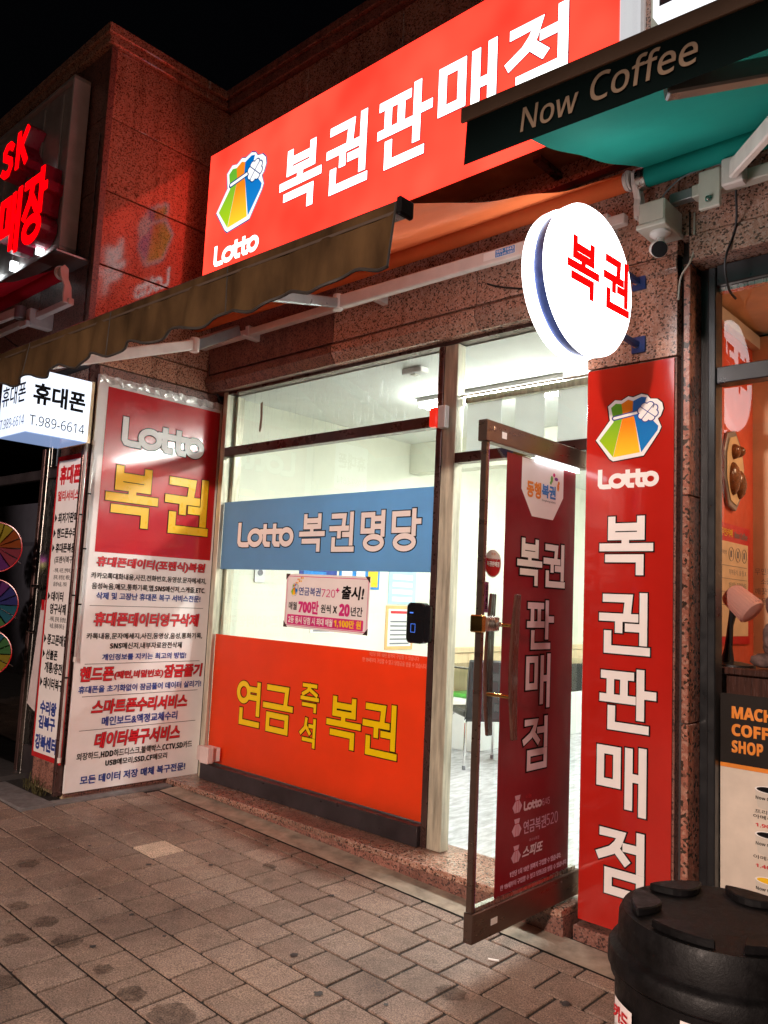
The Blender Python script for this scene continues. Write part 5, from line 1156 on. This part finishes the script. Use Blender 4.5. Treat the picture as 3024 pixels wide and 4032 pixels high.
for a in (4.14, 4.235, 4.33):
    mb = MB(); mb.tube([cs(a + .035 * cos(2 * pi * k / 20), 1.75 + .035 * sin(2 * pi * k / 20), .009) for k in range(21)], .0012, 4); mb.build('icon_ring', P_GREYTEXT, t)
    mb = MB(); mb.rect(cs, a - .012, a + .012, 1.735, 1.768, .009); mb.build('icon', P_GREYTEXT, t)
for z in (1.69, 1.625, 1.56, 1.495):
    mb = MB(); mb.rect(cs, 3.97, 4.37, z - .001, z + .001, .009); mb.build('rule_line', P_GREYTEXT, t)
bw = front(4.498)
for s, b0, a0, a1 in (('우카페는 매장문에 자리를', 1.665, -1.40, -1.05), ('소중한 장소입니다', 1.615, -1.38, -1.16), ('깨끗하게 유지될 수 있도록', 1.560, -1.40, -1.05), ('는 맘초의 배려 부탁드립니다', 1.510, -1.40, -1.05)):
    pass
t = thing('wall_writing', 'grey Korean lettering on the beige coffee shop wall behind the lamp', 'lettering', (-1.25, 4.49, 1.5))
for s, b0, a0, a1 in (('무인카페는 여러분의 자리를', 1.665, -1.43, -1.05), ('소중한 장소입니다', 1.612, -1.40, -1.16), ('깨끗하게 유지될 수 있도록', 1.560, -1.43, -1.05), ('이용후 배려 부탁드립니다', 1.508, -1.43, -1.05)): T(bw, s, a0, a1, b0, b0 + .034, P_GREYTEXT, t, .003, .0)
# desk lamp
t = thing('desk_lamp', 'small lamp with a ribbed pink tilted shade on the coffee shop shelf', 'lamp', (-1.27, 3.75, 1.22))
d = Vector((.5, -.1, -.42)).normalized(); o = Vector((-1.288, 3.72, 1.545))
mb = MB(); mb.lathe(o, d, [(.040, .012), (.045, .0), (.052, .01), (.062, .12), (.055, .134), (.03, .142), (0, .144)], 28); mb.build('shade', film('ribbed_pink_shade', (.80, .45, .38), .35, .6), t, smooth=True)
for k in range(28):
    a = 2 * pi * k / 28; q = d.orthogonal().normalized(); q2 = d.cross(q)
    p0 = o + d * .012 + (q * cos(a) + q2 * sin(a)) * .0525; p1 = o + d * .128 + (q * cos(a) + q2 * sin(a)) * .0625; mb = MB(); mb.tube([p0, p1], .0016, 4); mb.build('rib', MATS['ribbed_pink_shade'], t)
mb = MB(); mb.tube([(-1.31, 3.74, 1.22), (-1.300, 3.73, 1.30), (-1.290, 3.725, 1.40), (-1.27, 3.72, 1.49)], [.034, .018, .013, .020], 10); mb.build('stem', BLACK_FRAME, t, smooth=True)
mb = MB(); mb.lathe((-1.28, 3.74, 1.22), (0, 0, 1), [(.09, 0), (.09, .008), (.03, .02), (0, .02)], 24); mb.build('foot', BLACK_FRAME, t, smooth=True)
# plush toy: shaggy dark brown, seated, back view
t = thing('plush_toy', 'dark brown shaggy plush animal sitting on the coffee shop shelf', 'plush toy', (-1.08, 3.80, 1.22))
PL = mat('shaggy_brown_plush', (.16, .10, .09), .95, var=.5, vscale=30, bumps=1, bscale=120)
def blob(nm, c, r, sq=(1, 1, 1)):
    bm = bmesh.new(); bmesh.ops.create_icosphere(bm, subdivisions=3, radius=1)
    for v in bm.verts:
        k = 1 + .05 * sin(v.co.x * 9 + v.co.z * 7) + .04 * sin(v.co.y * 15 + v.co.z * 11); v.co = Vector((v.co.x * sq[0], v.co.y * sq[1], v.co.z * sq[2])) * r * k + Vector(c) - Vector(t.location)
    me = bpy.data.meshes.new(nm); bm.to_mesh(me); bm.free(); me.materials.append(PL); me.shade_smooth(); o = bpy.data.objects.new(nm, me); COL.objects.link(o); o.parent = t; return o
blob('body', (-1.08, 3.80, 1.34), .09, (1, .9, 1.35)); blob('head', (-1.05, 3.79, 1.50), .075); blob('ear', (-1.135, 3.79, 1.50), .030, (.8, .7, 1.6)); blob('ear', (-.97, 3.79, 1.55), .028, (.8, .7, 1.4))
blob('leg', (-1.15, 3.73, 1.255), .035, (1.6, 1, .9)); blob('leg', (-1.02, 3.73, 1.255), .035, (1.4, 1.4, .9)); blob('arm', (-1.14, 3.76, 1.36), .028, (.8, 1, 2)); blob('arm', (-.99, 3.76, 1.36), .028, (.8, 1, 2))
# assumed coffee shop ceiling lamp, out of view, added to light its interior
t = thing('ceiling_light', 'assumed warm ceiling lamp, out of view inside the coffee shop near its window', 'ceiling light', (-.2, 4.05, 2.99))
mb = MB(); mb.lathe((-.2, 4.05, 2.99), (0, 0, -1), [(.16, 0), (.16, .03), (.15, .035)], 28); mb.build('housing', WHITE_PLASTIC, t)
mb = MB(); mb.lathe((-.2, 4.05, 2.958), (0, 0, -1), [(.148, 0), (.14, .012), (0, .016)], 28); mb.build('diffuser', emis('assumed_ceiling_panel', (1, .62, .36), 110, gloss=False), t)

# ------------------------------------------------------------------ security camera and cables
t = thing('security_camera', 'white bullet security camera under a square junction box on the granite wall', 'camera', (-1.43, 3.3, 3.2))
mb = MB(); mb.box(-1.505, 3.20, 3.135, -1.385, 3.395, 3.235); mb.build('junction_box', CREAM_PLASTIC, t, .006)
mb = MB(); mb.box(-1.512, 3.192, 3.112, -1.378, 3.395, 3.134); jl = mb.build('box_lid', CREAM_PLASTIC, t, .004)
mb = MB(); mb.lathe((-1.435, 3.275, 3.112), (0, 0, -1), [(.046, 0), (.046, .01), (.03, .022), (.018, .026), (.018, .05), (0, .05)], 22); mb.build('base_plate', WHITE_PLASTIC, t, smooth=True)
mb = MB(); mb.tube([(-1.435, 3.275, 3.065), (-1.432, 3.255, 3.035), (-1.42, 3.225, 3.02)], .014, 10); mb.build('bracket', WHITE_PLASTIC, t, smooth=True)
cd = Vector((.42, -.72, -.42)).normalized(); o = Vector((-1.432, 3.235, 3.025))
mb = MB(); mb.lathe(o - cd * .03, cd, [(0, 0), (.026, .004), (.034, .02), (.036, .12), (.033, .128), (0, .128)], 24); mb.build('body', WHITE_PLASTIC, t, smooth=True)
mb = MB(); mb.lathe(o - cd * .03, cd, [(.034, .1285), (.031, .133), (0, .134)], 24); mb.build('lens_face', BLACK_PLASTIC, t, smooth=True)
def cable(pts, r, m, label):
    P = [Vector(p) for p in pts]; out = []
    for i in range(len(P) - 1):
        p0, p1, p2, p3 = P[max(i - 1, 0)], P[i], P[i + 1], P[min(i + 2, len(P) - 1)]
        for k in range(6):
            u = k / 6; out.append(.5 * ((2 * p1) + (-p0 + p2) * u + (2 * p0 - 5 * p1 + 4 * p2 - p3) * u * u + (-p0 + 3 * p1 - 3 * p2 + p3) * u ** 3))
    out.append(P[-1]); mb = MB(); mb.tube(out, r, 6); return tag(mb.build('cable', m, None, smooth=True, origin=out[0]), label, 'cable')
cable([(-1.33, 3.393, 3.22), (-1.333, 3.393, 3.05), (-1.345, 3.38, 2.99), (-1.385, 3.38, 2.93), (-1.398, 3.385, 2.83)], .0045, CREAM_PLASTIC, 'pale cable hanging from the wall beside the black slot of the column')
cable([(-1.352, 3.395, 3.23), (-1.352, 3.395, 3.02), (-1.354, 3.393, 2.985)], .004, BLACK_RUBBER, 'black cable running straight down the granite beside the pale cable')
cable([(-1.12, 3.30, 3.22), (-1.15, 3.385, 3.10), (-1.19, 3.375, 2.96), (-1.20, 3.44, 2.86), (-1.185, 3.49, 2.82)], .0055, BLACK_RUBBER, 'long black cable curving from the awning bracket to the coffee window frame')
cable([(-1.42, 3.25, 3.235), (-1.40, 3.24, 3.27), (-1.33, 3.26, 3.33), (-1.22, 3.27, 3.345), (-1.14, 3.27, 3.33)], .0035, P_GREYTEXT, 'thin grey cable arching from the camera box to the teal awning')
cable([(-4.99, 3.40, 3.14), (-4.985, 3.41, 3.02), (-4.97, 3.47, 2.93), (-4.955, 3.50, 2.85)], .006, BLACK_RUBBER, 'black cable drooping from the awning to the window corner above the red board')
cable([(-6.6, 2.38, 3.52), (-6.0, 2.36, 3.20), (-5.5, 2.36, 3.05), (-5.2, 2.36, 2.97)], .005, BLACK_RUBBER, 'thin black cable sagging below the red awning of the phone shop')
cable([(-2.45, 3.395, 3.16), (-2.36, 3.39, 3.12), (-2.22, 3.385, 3.075)], .005, BLACK_RUBBER, 'short black cable on the granite beside the round sign')
t = thing('upper_light_box', 'glowing white upper floor sign with a grey digit just above the teal awning', 'light box', (-1.2, 3.3, 4.1))
mb = MB(); mb.box(-1.485, 3.28, 4.165, .2, 3.42, 4.9); mb.build('case', LIT_2F, t, .004)
T(front(3.28), '24시', -1.455, -.90, 4.185, 4.42, P_GREYTEXT, t, .002, .02)
mb = MB(); mb.box(-1.56, 3.43, 3.66, -1.525, 3.44, 5.1); tag(mb.build('downpipe', STEEL_DIRTY, None, origin=(-1.54, 3.43, 3.66)), 'pale metal strip between the red sign and the upper white sign', 'strip')
# metal tray under the sign
t = thing('sign_support', 'dark steel brackets and rail under the right end of the red sign', 'bracket', (-2.0, 3.35, 3.6))
for x in (-2.9, -2.05):
    mb = MB(); mb.box(x - .02, 3.22, 3.64, x + .02, 3.44, 3.67); mb.build('bracket', BROWN_METAL, t)
mb = MB(); mb.bar((-2.3, 3.42, 3.56), (-1.56, 3.35, 3.54), .02, .03); mb.build('rail', BROWN_METAL, t)

# ------------------------------------------------------------------ assumed street lamp added on the kerb, unseen behind the camera
t = thing('assumed_street_lamp', 'assumed grey street lamp added on the kerb, unseen behind the camera, to light the shop front and paving', 'assumed street lamp', (LAMP.x, LAMP.y - 1.2, -.1))
mb = MB(); mb.tube([(LAMP.x, LAMP.y - 1.2, -.2), (LAMP.x, LAMP.y - 1.2, LAMP.z - .25), (LAMP.x, LAMP.y - .9, LAMP.z + .07), (LAMP.x, LAMP.y - .3, LAMP.z + .15)], [.09, .055, .045, .04], 14); mb.build('pole', GREY_PAINT, t, smooth=True)
mb = MB(); mb.box(LAMP.x - .16, LAMP.y - .35, LAMP.z + .06, LAMP.x + .16, LAMP.y + .3, LAMP.z + .16); mb.build('lamp_head', GREY_PAINT, t, .03)
mb = MB(); mb.box(LAMP.x - .13, LAMP.y - .28, LAMP.z + .045, LAMP.x + .13, LAMP.y + .24, LAMP.z + .058); mb.build('lamp_lens', emis('assumed_lamp_lens', (1, .74, .6), 30, gloss=False), t)
lamp.parent = t; lamp.location = LAMP + Vector((0, 0, -.05)) - Vector(t.location)

# ------------------------------------------------------------------ trash bin
BX, BY, BZ = -.715, 2.00, .745
g0 = GZ(BX)
t = thing('black_bin', 'large round black plastic bin with a domed ribbed lid and small stickers', 'bin', (BX, BY, g0))
up = (0, 0, 1)
mb = MB(); mb.lathe((BX, BY, 0), up, [(0, g0 + .002), (.226, g0 + .002), (.232, g0 + .02), (.234, .40), (.240, .404), (.241, .425), (.2345, .43), (.236, .598), (.246, .602), (.247, .616), (.24, .619), (0, .619)], 64); mb.build('body', BIN_BLACK, t, smooth=True)
mb = MB(); mb.lathe((BX, BY, 0), up, [(.250, .620), (.253, .624), (.252, .655), (.246, .664), (.236, .668), (.231, .674), (.228, .728), (.220, BZ), (.200, BZ - .004), (.0, BZ - .002)], 64); ld = mb.build('lid', BIN_BLACK, t, smooth=True)
for k in range(6):
    a = radians(25 + 60 * k); c0 = Vector((cos(a), sin(a))); tn = Vector((-sin(a), cos(a)))
    ps = []
    for j in range(9):
        u = -1 + 2 * j / 8; p = c0 * (.196 - .0 * u * u) + tn * (.072 * u); p = p.normalized() * .202; ps.append(p) if False else ps.append(Vector((.200 * cos(a + .38 * u), .200 * sin(a + .38 * u))))
    for j in range(9):
        u = 1 - 2 * j / 8; ps.append(c0 * (.130 + .045 * u * u) + tn * (.068 * u))
    mb = MB(); mb.prism([(BX + p.x, BY + p.y) for p in ps], FR((0, 0, 0), (1, 0, 0), (0, 1, 0)), BZ - .003, BZ + .016); mb.build('lid_pad', BIN_BLACK, ld, .003)
mb = MB(); mb.tube([(BX + .27 * cos(radians(215)), BY + .27 * sin(radians(215)), .42), (BX + .30 * cos(radians(215)), BY + .30 * sin(radians(215)), .40), (BX + .30 * cos(radians(215)), BY + .30 * sin(radians(215)), .34), (BX + .26 * cos(radians(215)), BY + .26 * sin(radians(215)), .33)], .012, 8); mb.build('handle', BIN_BLACK, t, smooth=True)
def bin_sticker(ang, z0, z1, w_, txt):
    a = radians(ang); nrm = Vector((cos(a), sin(a), 0)); ux = Vector((0, 0, 1)).cross(nrm).normalized(); f_ = FR(Vector((BX, BY, 0)) + nrm * .2415, ux, (0, 0, 1))
    mb = MB(); n_ = 6; vs = []
    for i in range(n_ + 1):
        u = (-.5 + i / n_) * w_; dz = sqrt(.2415 ** 2 - u * u) - .2415
        vs += [f_(u, z0, dz + .001), f_(u, z1, dz + .001)]
    mb.add(vs, [(2 * i, 2 * i + 2, 2 * i + 3, 2 * i + 1) for i in range(n_)]); s = mb.build('sticker', P_WHITE_PINK, t)
    T(f_, txt, -w_ * .42, w_ * .42, z1 - .045, z1 - .010, P_RED_TEXT, s, .0035, .04)
    for q in range(3):
        T(f_, '010-2488-77' if q == 2 else '신용카드 결제 가능 합니다', -w_ * .40, w_ * .40, z1 - .062 - q * .016, z1 - .052 - q * .016, P_GREYTEXT, s, .0035, 0)
bin_sticker(231, .425, .56, .085, '카드'); bin_sticker(284, .435, .600, .11, '카드')
# weeds by the plinth
mb = MB()
for i in range(70):
    x = -5.40 + .28 * random.random(); y = 2.44 + .05 * random.random(); a = random.random() * 6.28; L_ = .04 + .09 * random.random(); s = Vector((cos(a + 1.57), sin(a + 1.57), 0)) * .0022
    p = Vector((x, y, GZ(x))); m1 = p + Vector((cos(a) * L_ * .4, sin(a) * L_ * .4, L_ * .7)); e = p + Vector((cos(a) * L_, sin(a) * L_, L_ * .8))
    mb.add([p - s, p + s, m1 + s, m1 - s, e], [(0, 1, 2, 3), (3, 2, 4)])
stuff(mb.build('weeds', film('dry_weed', (.12, .11, .05), .3, .8, .4)))
bpy.data.objects.remove(KO); bpy.data.curves.remove(KEEP)
bpy.context.view_layer.update()
